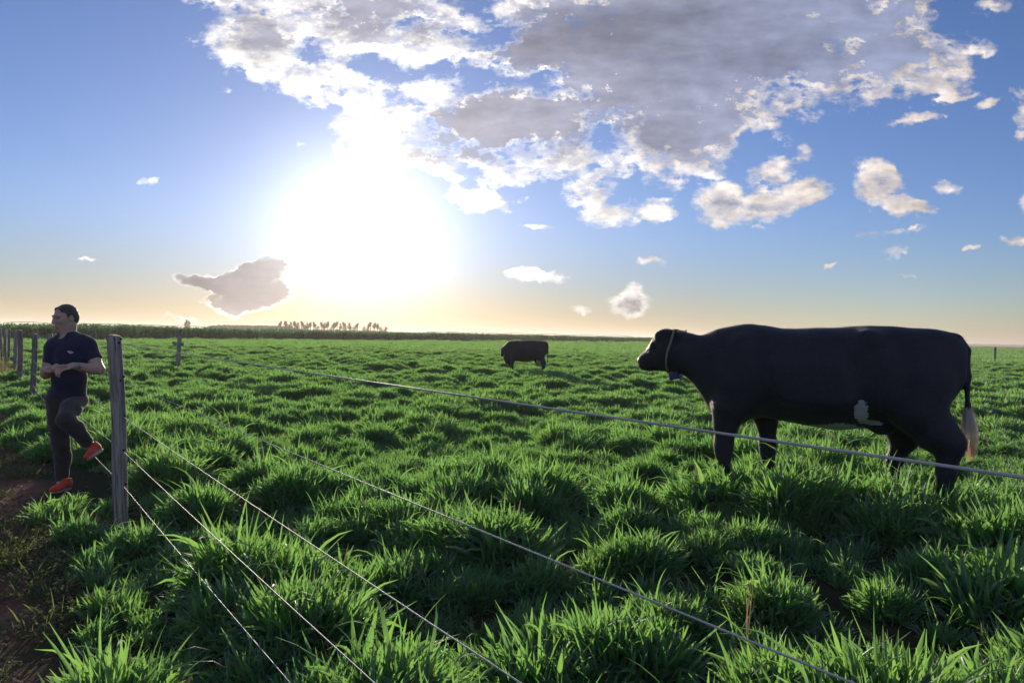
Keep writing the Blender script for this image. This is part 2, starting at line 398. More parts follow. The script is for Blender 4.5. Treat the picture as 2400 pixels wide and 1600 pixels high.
def leaf_mat(name, c1, c2, tr, gloss=0.09, dry=(0.23, 0.17, 0.08), dry_amt=0.03, rough=0.5, tmix=0.55, inst=True):
    """thin blades: reflect one side, let light through the other"""
    m, b, out = new_mat(name)
    rnd = attr(b, 'rnd').outputs['Fac']; tip = attr(b, 'tip').outputs['Fac']
    oi = b.node('ShaderNodeObjectInfo').outputs['Random']
    big = b.noise(geo_pos(b), 0.35, 2, 0.5)
    f = b.math('ADD', b.math('MULTIPLY', rnd, 0.55), b.math('MULTIPLY', oi, 0.25)); f = b.math('ADD', f, b.math('MULTIPLY', b.math('SUBTRACT', big, 0.4), 0.7), clamp=True)
    base = b.mix(f, c1, c2)
    isdry = b.smooth(b.math('ADD', b.math('FRACT', b.math('MULTIPLY', rnd, 37.7)), b.math('MULTIPLY', b.math('POWER', tip, 6.0), 0.04)), 1.0 - dry_amt, 1.0 - dry_amt + 0.01)
    col = b.mix(isdry, base, dry)
    tcol = b.mix(isdry, b.mix(f, tr, (tr[0] * 1.5, tr[1] * 1.15, tr[2])), (0.20, 0.17, 0.09))
    df = b.node('ShaderNodeBsdfDiffuse'); b.put(df.inputs[0], col)
    tl = b.node('ShaderNodeBsdfTranslucent'); b.put(tl.inputs[0], tcol)
    gl = b.node('ShaderNodeBsdfGlossy'); gl.inputs['Roughness'].default_value = rough; gl.inputs[0].default_value = (0.8, 0.85, 0.9, 1)
    m1 = b.node('ShaderNodeMixShader'); m1.inputs[0].default_value = tmix; b.l.new(df.outputs[0], m1.inputs[1]); b.l.new(tl.outputs[0], m1.inputs[2])
    m2 = b.node('ShaderNodeMixShader'); m2.inputs[0].default_value = gloss; b.l.new(m1.outputs[0], m2.inputs[1]); b.l.new(gl.outputs[0], m2.inputs[2])
    b.l.new(m2.outputs[0], out.inputs['Surface']); return m

MAT_GRASS = leaf_mat('grass_blade', (0.030, 0.082, 0.036), (0.066, 0.140, 0.046), (0.22, 0.52, 0.115), dry_amt=0.010)
MAT_DRY = leaf_mat('dry_grass_blade', (0.13, 0.10, 0.055), (0.22, 0.16, 0.09), (0.20, 0.17, 0.11), dry_amt=0.3)
MAT_CROP = leaf_mat('maize_leaf', (0.055, 0.15, 0.072), (0.09, 0.20, 0.095), (0.16, 0.42, 0.14), dry=(0.2, 0.16, 0.08), dry_amt=0.02, tmix=0.45)
MAT_WEED = leaf_mat('weed_leaf', (0.05, 0.10, 0.035), (0.15, 0.19, 0.10), (0.16, 0.24, 0.06), gloss=0.02, dry=(0.30, 0.25, 0.18), dry_amt=0.12)
MAT_TREE = leaf_mat('tree_leaf', (0.03, 0.05, 0.022), (0.05, 0.075, 0.03), (0.07, 0.10, 0.03), tmix=0.3)

# ------------------------------------------------------------------ terrain
FENCE_P = np.array([-2.875, 5.497]); FENCE_D = np.array([-0.585, 0.811]); FENCE_N = np.array([-FENCE_D[1], FENCE_D[0]])  # N points to the path side
def fence_side(x, y):                          # metres from the fence, + on the path side
    return (np.asarray(x) - FENCE_P[0]) * FENCE_N[0] + (np.asarray(y) - FENCE_P[1]) * FENCE_N[1]
def ground_h(x, y):
    x = np.asarray(x, float); y = np.asarray(y, float); r = np.hypot(x, y)
    fade = 1 - sstep(r, 40, 120)
    sd = fence_side(x, y)
    h = (fnoise(x * 0.45, y * 0.45, 3) - 0.5) * 0.10 * fade * sstep(-sd, -0.2, 1.5)
    h = h + 0.20 * np.exp(-((x - 2.8) ** 2 + (y - 5.4) ** 2) / (2 * 2.6 ** 2)) * sstep(-sd, 0.0, 2.0)
    path = sstep(sd, 0.2, 0.9)
    h = h + path * (fnoise(x * 1.3, y * 1.3, 11, 4) - 0.5) * 0.07 * fade - 0.02 * path * fade
    h = h + path * (fnoise(x * 7, y * 7, 23, 2) - 0.5) * 0.022 * (1 - sstep(r, 8, 16))
    return h
def on_ground(px, dep): r_ = ray(px, 786); return Vector((r_.x * dep, r_.y * dep, float(ground_h(r_.x * dep, r_.y * dep))))
BARE = [(-2.55, 6.3, .30), (-2.3, 5.35, .28), (-3.3, 5.6, .35), (-1.9, 7.2, .28)]
def bare_mask(x, y):
    m = np.zeros_like(np.asarray(x, float))
    for bx, by, br in BARE: m = np.maximum(m, np.exp(-((x - bx) ** 2 + (y - by) ** 2) / (br * br)))
    return m
def dirt_mask(x, y):
    sd = fence_side(x, y); n = fnoise(x * 0.9, y * 0.9, 31, 3); r = np.hypot(x, y)
    edge = 0.48 + (n - 0.5) * 0.9
    m = sstep(sd, edge - 0.15, edge + 0.25) * (1 - 0.75 * sstep(y, 8.0, 11.5))
    return np.clip(np.maximum(m, 0.9 * bare_mask(x, y)), 0, 1)

rr = np.concatenate([np.arange(0.3, 14, 0.085), np.geomspace(14, 9000, 110)])
na = 400; th = np.linspace(0, 2 * np.pi, na, endpoint=False)
RRg, TH = np.meshgrid(rr, th, indexing='ij'); GX, GY = RRg * np.sin(TH), RRg * np.cos(TH)
GZ = ground_h(GX, GY)
gv = np.stack([GX.ravel(), GY.ravel(), GZ.ravel()], 1); gv = np.vstack([gv, [[0, 0, float(ground_h(0, 0))]]])
i_, j_ = np.meshgrid(np.arange(len(rr) - 1), np.arange(na), indexing='ij'); j2 = (j_ + 1) % na
gf = np.stack([i_ * na + j_, i_ * na + j2, (i_ + 1) * na + j2, (i_ + 1) * na + j_], -1).reshape(-1, 4)
gf = gf[:, ::-1].copy()
cen = len(gv) - 1
gf = np.vstack([gf, [[cen, k, (k + 1) % na, (k + 1) % na] for k in range(0)]]) if False else gf
m, b, out = new_mat('soil')
p_ = geo_pos(b); dm = attr(b, 'dirt').outputs['Fac']
n1 = b.noise(p_, 1.7, 5, 0.6); n2 = b.noise(p_, 18, 5, 0.65); n3 = b.noise(p_, 90, 3, 0.6)
red = b.mix(b.smooth(n1, 0.3, 0.7), (0.165, 0.078, 0.053), (0.25, 0.132, 0.092))
red = b.mix(b.smooth(n2, 0.55, 0.75), red, (0.29, 0.175, 0.13))
red = b.mix(b.math('MULTIPLY', b.smooth(n3, 0.66, 0.72), 0.6), red, (0.30, 0.26, 0.19))
grn = b.mix(b.smooth(n2, 0.3, 0.7), (0.020, 0.034, 0.014), (0.03, 0.058, 0.018))
thatch = b.mix(b.smooth(n1, 0.35, 0.65), grn, (0.04, 0.04, 0.022))
colg = b.mix(dm, thatch, red)
principled(b, out, colg, 0.95, 0.1, bump=b.math('ADD', n2, b.math('MULTIPLY', n3, 0.5)), strength=0.7, dist=0.02)
ground = mesh_obj('ground', gv, gf, m, attrs={'dirt': dirt_mask(gv[:, 0], gv[:, 1])})
tag(ground, 'pasture ground of dark soil running to the horizon', None, None, 'structure')

# ------------------------------------------------------------------ grass
PROTO = bpy.data.collections.new('plant_kit')  # kept out of the scene; only scattered
def blades(rs, n, r0, length, width, tilt, bend, seg=5, fold=True, upright=0.0, stray=0.7):
    """n blades fanning from a tuft of radius r0"""
    V, F, T, C = [], [], [], []; nv = 0
    for i in range(n):
        rad = r0 * math.sqrt(rs.random()); a = rs.random() * 2 * math.pi
        az = a + rs.gauss(0, stray); k = rad / max(r0, 1e-6)
        L = length * (0.55 + 0.6 * rs.random()) * (1 - 0.25 * k); w = width * (0.6 + 0.7 * rs.random())
        t0 = (tilt * (0.15 + 0.85 * k) + rs.gauss(0, 0.10)); bd = bend * (0.2 + 1.1 * rs.random() ** 1.5)
        if rs.random() < upright: bd *= 0.15; t0 *= 0.5
        p = Vector((rad * math.cos(a), rad * math.sin(a), -0.01)); tw = rs.gauss(0, 0.5); dtw = rs.gauss(0, 0.5); c = rs.random()
        az2 = az; wob = rs.gauss(0, 0.25)
        for s in range(seg + 1):
            t = s / seg; ang = t0 + bd * t ** 1.6
            d = Vector((math.sin(ang) * math.cos(az2), math.sin(ang) * math.sin(az2), math.cos(ang)))
            side = Vector((-math.sin(az2), math.cos(az2), 0)); nrm = d.cross(side)
            q = tw + dtw * t; sd = side * math.cos(q) + nrm * math.sin(q); up = nrm * math.cos(q) - side * math.sin(q)
            ww = w * 0.5 * min(1.0, 0.45 + 2.2 * t) * max(0.0, 1 - t ** 2.2) ** 0.8
            if s == seg: ww = w * 0.03
            if fold:
                V += [p - sd * ww, p - up * ww * 0.35, p + sd * ww]; T += [t] * 3; C += [c] * 3
            else:
                V += [p - sd * ww, p + sd * ww]; T += [t] * 2; C += [c] * 2
            p = p + d * (L / seg); az2 += wob / seg
        k_ = 3 if fold else 2
        for s in range(seg):
            o = nv + s * k_
            for e in range(k_ - 1): F.append((o + e, o + e + 1, o + k_ + e + 1, o + k_ + e))
        nv += (seg + 1) * k_
    return V, F, T, C
def proto(name, parts, mat):
    V, F, T, C = [], [], [], []
    for (v, f, t, c) in parts:
        o = len(V); V += v; F += [tuple(i + o for i in q) for q in f]; T += t; C += c
    ob = mesh_obj(name, V, F, mat, attrs={'tip': T, 'rnd': C}, link=False); return ob
def kit(name, objs):
    c = bpy.data.collections.new(name)
    for o in objs: c.objects.link(o)
    return c
rs = random.Random(5)
near = []
for k in range(7):
    near.append(proto('grass_tuft', [blades(rs, 80, 0.13, 0.20, 0.0210, 0.95, 1.25, 4, True, 0.34, 1.5), blades(rs, 7, 0.10, 0.36, 0.013, 0.9, 2.1, 6, True, 0.06, 1.5)], MAT_GRASS))
for k in range(4):
    near.append(proto('grass_tuft', [blades(rs, 90, 0.15, 0.15, 0.0150, 1.0, 1.1, 4, True, 0.40, 1.8)], MAT_GRASS))
mid = [proto('grass_clump', [blades(rs, 130, 0.20, 0.19, 0.0180, 0.95, 1.1, 3, False, 0.40, 1.6)], MAT_GRASS) for k in range(7)]
far = [proto('grass_swath', [blades(rs, 190, 0.80, 0.30, 0.038, 0.6, 0.9, 2, False, 0.45, 1.5)], MAT_GRASS) for k in range(6)]
dry = [proto('dry_tuft', [blades(rs, 90, 0.25, 0.75, 0.010, 0.4, 0.7, 4, False, 0.4)], MAT_DRY) for k in range(2)]

def scatter_group(coll):
    ng = bpy.data.node_groups.new('scatter', 'GeometryNodeTree')
    ng.interface.new_socket('Geometry', in_out='INPUT', socket_type='NodeSocketGeometry')
    ng.interface.new_socket('Geometry', in_out='OUTPUT', socket_type='NodeSocketGeometry')
    N = ng.nodes; L = ng.links
    gi = N.new('NodeGroupInput'); go = N.new('NodeGroupOutput')
    ci = N.new('GeometryNodeCollectionInfo'); ci.inputs['Collection'].default_value = coll
    ci.inputs['Separate Children'].default_value = True; ci.inputs['Reset Children'].default_value = True
    ip = N.new('GeometryNodeInstanceOnPoints'); ip.inputs['Pick Instance'].default_value = True
    def na_(name, typ):
        n = N.new('GeometryNodeInputNamedAttribute'); n.data_type = typ; n.inputs['Name'].default_value = name; return n.outputs['Attribute']
    L.new(gi.outputs[0], ip.inputs['Points']); L.new(ci.outputs[0], ip.inputs['Instance'])
    L.new(na_('pick', 'INT'), ip.inputs['Instance Index']); L.new(na_('turn', 'FLOAT_VECTOR'), ip.inputs['Rotation']); L.new(na_('size', 'FLOAT_VECTOR'), ip.inputs['Scale'])
    L.new(ip.outputs[0], go.inputs[0]); return ng
def scatter(name, coll, pos, pick, turn, size, label):
    me = bpy.data.meshes.new(name); n = len(pos)
    me.vertices.add(n); me.vertices.foreach_set('co', np.asarray(pos, np.float32).ravel())
    a = me.attributes.new('pick', 'INT', 'POINT'); a.data.foreach_set('value', np.asarray(pick, np.int32))
    a = me.attributes.new('turn', 'FLOAT_VECTOR', 'POINT'); a.data.foreach_set('vector', np.asarray(turn, np.float32).ravel())
    a = me.attributes.new('size', 'FLOAT_VECTOR', 'POINT'); a.data.foreach_set('vector', np.asarray(size, np.float32).ravel())
    o = bpy.data.objects.new(name, me); COL.objects.link(o)
    mo = o.modifiers.new('scatter', 'NODES'); mo.node_group = scatter_group(coll)
    tag(o, label, None, None, 'stuff'); return o
RG = np.random.default_rng(12)
def view_points(d0, d1, dens, pad=0.8):
    """random ground points between two distances, in a wedge wider than the picture"""
    n = int(dens * 0.5 * 2 * 0.95 * (d1 * d1 - d0 * d0))
    y = np.sqrt(RG.random(n) * (d1 * d1 - d0 * d0) + d0 * d0); x = (RG.random(n) * 2 - 1) * (0.95 * y + pad)
    return x, y
def build_field(name, coll, npick, d0, d1, dens, sz, label, keep, zs=1.0, jit=0.12):
    x, y = view_points(d0, d1, dens)
    k = RG.random(len(x)) < keep(x, y); x, y = x[k], y[k]; n = len(x)
    turn = np.stack([RG.normal(0, jit, n), RG.normal(0, jit, n), RG.random(n) * 6.283], 1)
    s = sz(x, y) * RG.uniform(0.75, 1.25, n)
    size = np.stack([s, s, s * zs * RG.uniform(0.85, 1.15, n)], 1)
    return scatter(name, coll, np.stack([x, y, ground_h(x, y)], 1), RG.integers(0, npick, n), turn, size, label)
def pasture_keep(x, y, low=False):
    sd = fence_side(x, y)
    cl = sstep(fnoise(x * 0.9, y * 0.9, 51, 2), 0.24, 0.42) if not low else 0.6 + 0.4 * sstep(fnoise(x * 2.1, y * 2.1, 57, 2), 0.3, 0.55)
    lim = 0.66 - 0.80 * sstep(y, 4.6, 5.4) * (1 - sstep(y, 7.6, 9.0))
    on = 1 - sstep(sd, lim - 0.35, lim + 0.5 * (vnoise(x * 1.5, y * 1.5, 8) - 0.5))
    return on * (0.40 + 0.60 * cl) * (1 - 0.95 * bare_mask(x, y))
def pasture_size(x, y):
    along = np.clip((x - 3.3) * -.888 + (y - 5.4) * .460, -.4, 2.1); px_, py_ = 3.3 - .888 * along, 5.4 + .460 * along
    cow_ = np.exp(-(((x - px_) ** 2 + (y - py_ + .22) ** 2) / .36))         # uncropped where the cow has not grazed yet
    return (0.70 + 0.48 * sstep(fnoise(x * 0.8, y * 0.8, 71, 2), 0.25, 0.75)) * (1 + 0.15 * cow_)
# where the path has run to grass again beyond the man
def verge_keep(x, y):
    sd = fence_side(x, y); return sstep(sd, 0.2, 0.6) * sstep(y, 8.0, 11.0) * sstep(fnoise(x * 0.5, y * 0.5, 13, 2), 0.25, 0.6)
K_NEAR = kit('kit_near', near); K_MID = kit('kit_mid', mid); K_FAR = kit('kit_far', far); K_DRY = kit('kit_dry', dry)
def build_tussocks(name, coll, npick, d0, d1, dens, per, rad, fill, label, s0=1.0):
    """domed tussocks: tufts crowd round each centre, lean outwards and get shorter towards its rim; low tufts fill the gaps"""
    cx, cy = view_points(d0, d1, dens); k = RG.random(len(cx)) < pasture_keep(cx, cy); cx, cy = cx[k], cy[k]
    cs = pasture_size(cx, cy) * RG.uniform(0.8, 1.2, len(cx)); m_ = RG.poisson(per * cs ** 1.5, len(cx)) + 3
    ci = np.repeat(np.arange(len(cx)), m_); r_ = np.sqrt(RG.random(len(ci))); a_ = RG.random(len(ci)) * 6.283
    R_ = rad * cs[ci]; x = cx[ci] + R_ * r_ * np.cos(a_); y = cy[ci] + R_ * r_ * np.sin(a_)
    sz = cs[ci] * (1.12 - 0.50 * r_ ** 2) * RG.uniform(.85, 1.15, len(ci)) * s0; tl = 0.62 * r_ + RG.normal(0, .10, len(ci))
    fx, fy = view_points(d0, d1, fill); k = RG.random(len(fx)) < pasture_keep(fx, fy, True); fx, fy = fx[k], fy[k]
    x = np.concatenate([x, fx]); y = np.concatenate([y, fy]); a_ = np.concatenate([a_, RG.random(len(fx)) * 6.283])
    tl = np.concatenate([tl, RG.normal(0, .15, len(fx))]); sz = np.concatenate([sz, RG.uniform(.45, .85, len(fx)) * s0])
    rise = np.zeros(len(x)); rise[:len(ci)] = 0.09 * cs[ci] * (1 - r_ ** 2)
    size = np.stack([sz, sz, sz * RG.uniform(.85, 1.15, len(x))], 1)
    return scatter(name, coll, np.stack([x, y, ground_h(x, y) + rise], 1), RG.integers(0, npick, len(x)), np.stack([0 * tl, tl, a_], 1), size, label)
build_tussocks('grass', K_NEAR, len(near), 0.7, 11, 5.0, 14, 0.23, 40, 'tall green pasture grass in tussocks in the foreground', 1.0)
build_tussocks('grass', K_MID, len(mid), 10.5, 62, 2.8, 8, 0.30, 16, 'green pasture grass around and behind the black cow', 1.08)
build_field('grass', K_FAR, len(far), 55, 130, 1.5, lambda x, y: 0.9 + 0 * x, 'green pasture grass reaching to the crop', lambda x, y: 0.30 + 0.70 * sstep(fnoise(x * .35, y * .35, 5, 3), .35, .6), jit=0.2)
build_field('grass', K_FAR, len(far), 125, 420, 0.16, lambda x, y: 2.2 + 0 * x, 'far green pasture grass below the horizon', lambda x, y: 1.0 + 0 * x, zs=0.5)
build_field('grass', K_MID, len(mid), 8, 30, 6, lambda x, y: 0.65 + 0 * x, 'short mixed grass on the verge of the dirt path', verge_keep, jit=.3)
tf = []                                        # ranker tufts left standing round the cow's feet
for (fx_, fy_, n_) in ((1.74, 5.84, 16), (1.98, 6.02, 12), (3.02, 5.16, 14), (2.72, 5.42, 12)):
    tf += [(fx_ + RG.normal(0, .17), fy_ + RG.normal(0, .07)) for k in range(n_)]
for k in range(9): tf.append((-3.42 + RG.normal(0, .16), 5.95 + RG.normal(0, .16)))
for k in range(7): tf.append((-3.0 + RG.normal(0, .10), 5.25 + RG.normal(0, .10)))
tf = np.array(tf); ft_ = len(tf)
scatter('grass', K_NEAR, np.stack([tf[:, 0], tf[:, 1], ground_h(tf[:, 0], tf[:, 1])], 1), RG.integers(0, 7, ft_), np.stack([RG.normal(0, .2, ft_), RG.normal(0, .2, ft_), RG.random(ft_) * 6], 1), (RG.uniform(1.35, 1.8, (ft_, 1)) * np.where(tf[:, :1] < 0, .55, 1.0)) * np.ones((1, 3)), 'ranker grass tufts round the near cow and the near post')
xd, yd = RG.uniform(-22, -14, 260), RG.uniform(19, 30, 260); kd = fence_side(xd, yd) > 0.3; xd, yd = xd[kd], yd[kd]; nd = len(xd)
scatter('dry_grass', K_DRY, np.stack([xd, yd, ground_h(xd, yd)], 1), RG.integers(0, 2, nd), np.stack([0 * xd, 0 * xd, RG.random(nd) * 6], 1), np.ones((nd, 3)) * 0.9, 'brown dry grass beside the far fence posts')
xs_, ys_ = view_points(1.5, 16, 0.9); ks_ = (fence_side(xs_, ys_) < -0.5) & (RG.random(len(xs_)) < .6); xs_, ys_ = xs_[ks_], ys_[ks_]; ns_ = len(xs_)
K_STEM = kit('kit_stem', [proto('dead_stems', [blades(rs, 5, 0.12, 0.42, 0.006, 0.5, 0.9, 4, False, 0.4)], MAT_DRY) for k in range(3)])
scatter('dry_stems', K_STEM, np.stack([xs_, ys_, ground_h(xs_, ys_) + .05], 1), RG.integers(0, 3, ns_), np.stack([RG.normal(0, .3, ns_), RG.normal(0, .3, ns_), RG.random(ns_) * 6], 1), RG.uniform(.6, 1.1, (ns_, 1)) * np.ones((1, 3)), 'a few dry stems standing among the green pasture grass')
# weeds with small pale leaves on the path
def weed_proto(rs, n, rad):
    V, F, T, C = [], [], [], []
    for i in range(n):
        r = rad * math.sqrt(rs.random()); a = rs.random() * 6.283; c = Vector((r * math.cos(a), r * math.sin(a), rs.random() * 0.06 * (1 - r / rad * 0.6) + 0.01))
        L = rs.uniform(0.012, 0.032); w = L * 0.55; az = rs.random() * 6.283; el = rs.uniform(-0.2, 0.6)
        d = Vector((math.cos(az) * math.cos(el), math.sin(az) * math.cos(el), math.sin(el))); s = Vector((-math.sin(az), math.cos(az), rs.gauss(0, .3)))
        o = len(V); V += [c, c + d * L * .5 + s * w * .5, c + d * L, c + d * L * .5 - s * w * .5]; F.append((o, o + 1, o + 2, o + 3)); q = rs.random(); T += [0.3] * 4; C += [q] * 4
    return V, F, T, C
K_WEED = kit('kit_weed', [proto('weed_mat', [weed_proto(rs, 150, 0.16), blades(rs, 14, 0.12, 0.14, 0.006, 0.9, 0.8, 3, False)], MAT_WEED) for k in range(5)])
xw = RG.uniform(-9, -1.0, 5200); yw = RG.uniform(2.0, 13, 5200); sw = fence_side(xw, yw)
wk = sstep(sw, 0.25, 0.6) * (0.05 + 0.95 * sstep(fnoise(xw * 0.75, yw * 0.75, 91, 3), 0.53, 0.68) + 0.7 * np.exp(-((xw + 3.0) ** 2 / 0.9 + (yw - 4.75) ** 2 / 0.35)) + 0.35 * sstep(yw, 6.5, 8.5))
kw = RG.random(5200) < np.clip(wk, 0, 1); xw, yw = xw[kw], yw[kw]; nw = len(xw)
scatter('weeds', K_WEED, np.stack([xw, yw, ground_h(xw, yw)], 1), RG.integers(0, 5, nw), np.stack([0 * xw, 0 * xw, RG.random(nw) * 6], 1), RG.uniform(.6, 1.3, (nw, 1)) * np.ones((1, 3)), 'low pale leaved weeds on the dirt path')

def clod(rs):
    V, F, T, C = [], [], [], []
    for i in range(9):
        c = Vector((rs.gauss(0, .14), rs.gauss(0, .14), .002)); r_ = rs.uniform(.004, .017); o = len(V); n_ = 6
        for z, k in ((0, 1.0), (.55, .85)):
            for j in range(n_): a = 6.283 * j / n_; V.append(c + Vector((math.cos(a) * r_ * k * rs.uniform(.75, 1.2), math.sin(a) * r_ * k * rs.uniform(.75, 1.2), z * r_ * rs.uniform(.8, 1.2))))
        V.append(c + Vector((0, 0, r_ * .85)))
        for j in range(n_): F += [(o + j, o + (j + 1) % n_, o + n_ + (j + 1) % n_, o + n_ + j), (o + n_ + j, o + n_ + (j + 1) % n_, o + 2 * n_, o + 2 * n_)]
        T += [.5] * 13; C += [rs.random()] * 13
    F = [f[:3] if len(f) == 4 and f[2] == f[3] else f for f in F]
    return V, F, T, C
MAT_CLOD, b, out = new_mat('soil_clod'); principled(b, out, b.mix(b.noise(geo_pos(b), 9, 3, .6), (0.11, 0.055, 0.037), (0.27, 0.17, 0.12)), 0.95, 0.1)
K_CLOD = kit('kit_clod', [proto('clod_patch', [clod(rs)], MAT_CLOD) for k in range(5)])
xc = RG.uniform(-10, -0.8, 5000); yc = RG.uniform(1.8, 12, 5000); kc = RG.random(5000) < dirt_mask(xc, yc) * sstep(fence_side(xc, yc), -.2, .4); xc, yc = xc[kc], yc[kc]; nc = len(xc)
scatter('soil_clods', K_CLOD, np.stack([xc, yc, ground_h(xc, yc)], 1), RG.integers(0, 5, nc), np.stack([0 * xc, 0 * xc, RG.random(nc) * 6], 1), RG.uniform(.6, 1.5, (nc, 1)) * np.ones((1, 3)), 'small clods and stones of red soil on the path')

# ------------------------------------------------------------------ maize field beyond the pasture
def maize(rs, n):
    V, F, T, C = [], [], [], []
    for i in range(n):
        bx, by = rs.uniform(-0.7, 0.7), rs.uniform(-0.5, 0.5); H = rs.uniform(1.55, 1.95); c = rs.random()
        tv, tf = tube([(bx, by, 0), (bx + rs.gauss(0, .03), by, H * .6), (bx + rs.gauss(0, .05), by + rs.gauss(0, .05), H)], [0.013, 0.010, 0.005], 3, False)
        o = len(V); V += tv; F += [tuple(k + o for k in q) for q in tf]; T += [0.2] * len(tv); C += [c] * len(tv)
        for q in range(12):
            z = H * (0.15 + 0.8 * q / 9); az = rs.random() * 6.283; L = rs.uniform(0.5, 0.85); w = 0.095
            p = Vector((bx, by, z)); t0 = 0.5; s = Vector((-math.sin(az), math.cos(az), 0)); o = len(V)
            for e in range(4):
                t = e / 3; a = t0 + 1.7 * t ** 1.3; d = Vector((math.sin(a) * math.cos(az), math.sin(a) * math.sin(az), math.cos(a)))
                ww = w * 0.5 * (1 - t ** 2) + 0.003; V += [p - s * ww, p + s * ww]; T += [t] * 2; C += [c] * 2; p = p + d * L / 3
            for e in range(3): F.append((o + 2 * e, o + 2 * e + 1, o + 2 * e + 3, o + 2 * e + 2))
        for q in range(4):                     # tassel
            az = rs.random() * 6.283; p = Vector((bx, by, H)); e = p + Vector((.1 * math.cos(az), .1 * math.sin(az), .22)); o = len(V)
            V += [p, e, p + Vector((0.03, 0, 0))]; F.append((o, o + 1, o + 2)); T += [1] * 3; C += [c] * 3
    return V, F, T, C
K_MAIZE = kit('kit_maize', [proto('maize_clump', [maize(rs, 7)], MAT_CROP) for k in range(4)])
def edge_pt(px, dep): r_ = ray(px, 790); return np.array([r_.x * dep, r_.y * dep])
EDGE = [edge_pt(-700, 58), edge_pt(-50, 68), edge_pt(600, 106), edge_pt(900, 128), edge_pt(1230, 172), edge_pt(1500, 240), edge_pt(1760, 330)]
mp, ms = [], []
for a_, b_ in zip(EDGE[:-1], EDGE[1:]):
    L_ = np.linalg.norm(b_ - a_); n = int(L_ * 12); t = RG.random(n); d = (b_ - a_) / L_; nrm = np.array([-d[1], d[0]])
    dep = RG.random(n) ** 1.5 * 16
    mp.append(a_ + np.outer(t, b_ - a_) + np.outer(dep, nrm))
mp = np.vstack(mp); nm = len(mp)
hs_ = 0.88 + 0.20 * vnoise(mp[:, 0] * 0.08, mp[:, 1] * 0.08, 77) + RG.normal(0, 0.05, nm)
scatter('maize_crop', K_MAIZE, np.stack([mp[:, 0], mp[:, 1], ground_h(mp[:, 0], mp[:, 1])], 1), RG.integers(0, 4, nm), np.stack([0 * hs_, 0 * hs_, RG.random(nm) * 6.283], 1),
        np.stack([np.ones(nm), np.ones(nm), hs_ * 0.70], 1), 'dense dark green crop along the far side of the pasture')

# ------------------------------------------------------------------ trees and woods on the skyline
MAT_BARK, b, out = new_mat('bark'); principled(b, out, b.mix(b.noise(obj_pos(b), 3, 3), (0.10, 0.07, 0.05), (0.2, 0.15, 0.11)), 0.9, 0.1)
def quad_cloud(rs, n, fn, size):
    V, F, T, C = [], [], [], []
    for i in range(n):
        c = fn(); a = Vector((rs.gauss(0, 1), rs.gauss(0, 1), rs.gauss(0, 1))).normalized(); u_ = a.orthogonal().normalized() * size * rs.uniform(.5, 1); w_ = a.cross(u_) * rs.uniform(.5, 1)
        o = len(V); V += [c - u_ - w_, c + u_ - w_ * .6, c + u_ * .8 + w_, c - u_ + w_ * .7]; F.append((o, o + 1, o + 2, o + 3)); T += [.5] * 4; q = rs.random(); C += [q] * 4
    return V, F, T, C
def tall_tree(rs, H, spread, name, label, group, low=False):
    root = empty(name, (0, 0, 0)); tag(root, label, 'tree', group)
    lean = rs.gauss(0, 0.4)
    A = Acc(); pts = [(0, 0, -0.3), (lean * .3, 0, H * .4), (lean * .7, 0.1, H * .7), (lean, 0, H * .93)]
    A.add(*tube(pts, [H * .036, H * .030, H * .024, H * .010], 6))
    tips = []
    for k in range(5):
        az = rs.random() * 6.283; z = H * rs.uniform(.40, .8); r_ = spread * rs.uniform(.45, .8)
        e = Vector((lean * .8 + r_ * math.cos(az), r_ * math.sin(az), z + H * .13)); tips.append(e)
        A.add(*tube([(lean * .6, 0, z), tuple(e)], [H * .006, H * .002], 4))
    A.obj('trunk', MAT_BARK, root)
    cl = tips + [Vector((lean, 0, H * .92)), Vector((lean * .9, 0, H * .85))]
    if low: cl += [Vector((rs.gauss(0, spread * .5), rs.gauss(0, spread * .5), H * rs.uniform(.2, .6))) for k in range(8)]
    def fn():
        c = rs.choice(cl); r_ = spread * .40
        return c + Vector((rs.gauss(0, r_ * .6), rs.gauss(0, r_ * .6), rs.gauss(0, r_ * .75)))
    v_, f_, t_, c_ = quad_cloud(rs, 380, fn, H * .042)
    mesh_obj('crown', v_, f_, MAT_TREE, root, False, {'tip': t_, 'rnd': c_})
    return root
def copy_tree(o, parent=None):
    c = o.copy(); COL.objects.link(c); c.parent = parent
    for ch in o.children: copy_tree(ch, c)
    return c
TREE_LABELS = ['slender clear trunked tree with a high crown in the skyline row', 'slender tree leafy part way down its trunk in the skyline row', 'shorter bushy tree with low branches in the skyline row']
GRP = 'trees of the row on the skyline under the sun'
kinds = [tall_tree(rs, 15.0, 3.2, 'tall_tree', TREE_LABELS[0], GRP), tall_tree(rs, 14.2, 2.8, 'tall_tree', TREE_LABELS[1], GRP, True), tall_tree(rs, 10.0, 3.0, 'bushy_tree', TREE_LABELS[2], GRP, True)]
ORD = 'first second third fourth fifth sixth seventh eighth ninth tenth eleventh twelfth thirteenth fourteenth fifteenth sixteenth seventeenth eighteenth nineteenth twentieth twenty-first twenty-second twenty-third twenty-fourth twenty-fifth twenty-sixth twenty-seventh twenty-eighth twenty-ninth thirtieth thirty-first'.split()
row = [(658, 0), (668, 0), (676, 2), (682, 1), (689, 0), (697, 1), (706, 0), (713, 2), (719, 1), (727, 0), (735, 0), (743, 2), (752, 0), (760, 1), (768, 0), (776, 2), (782, 0), (790, 0), (797, 1), (804, 0), (808, 2), (819, 1), (830, 2), (838, 0), (853, 2), (862, 2), (868, 0), (878, 0), (884, 0), (893, 2), (903, 2)]
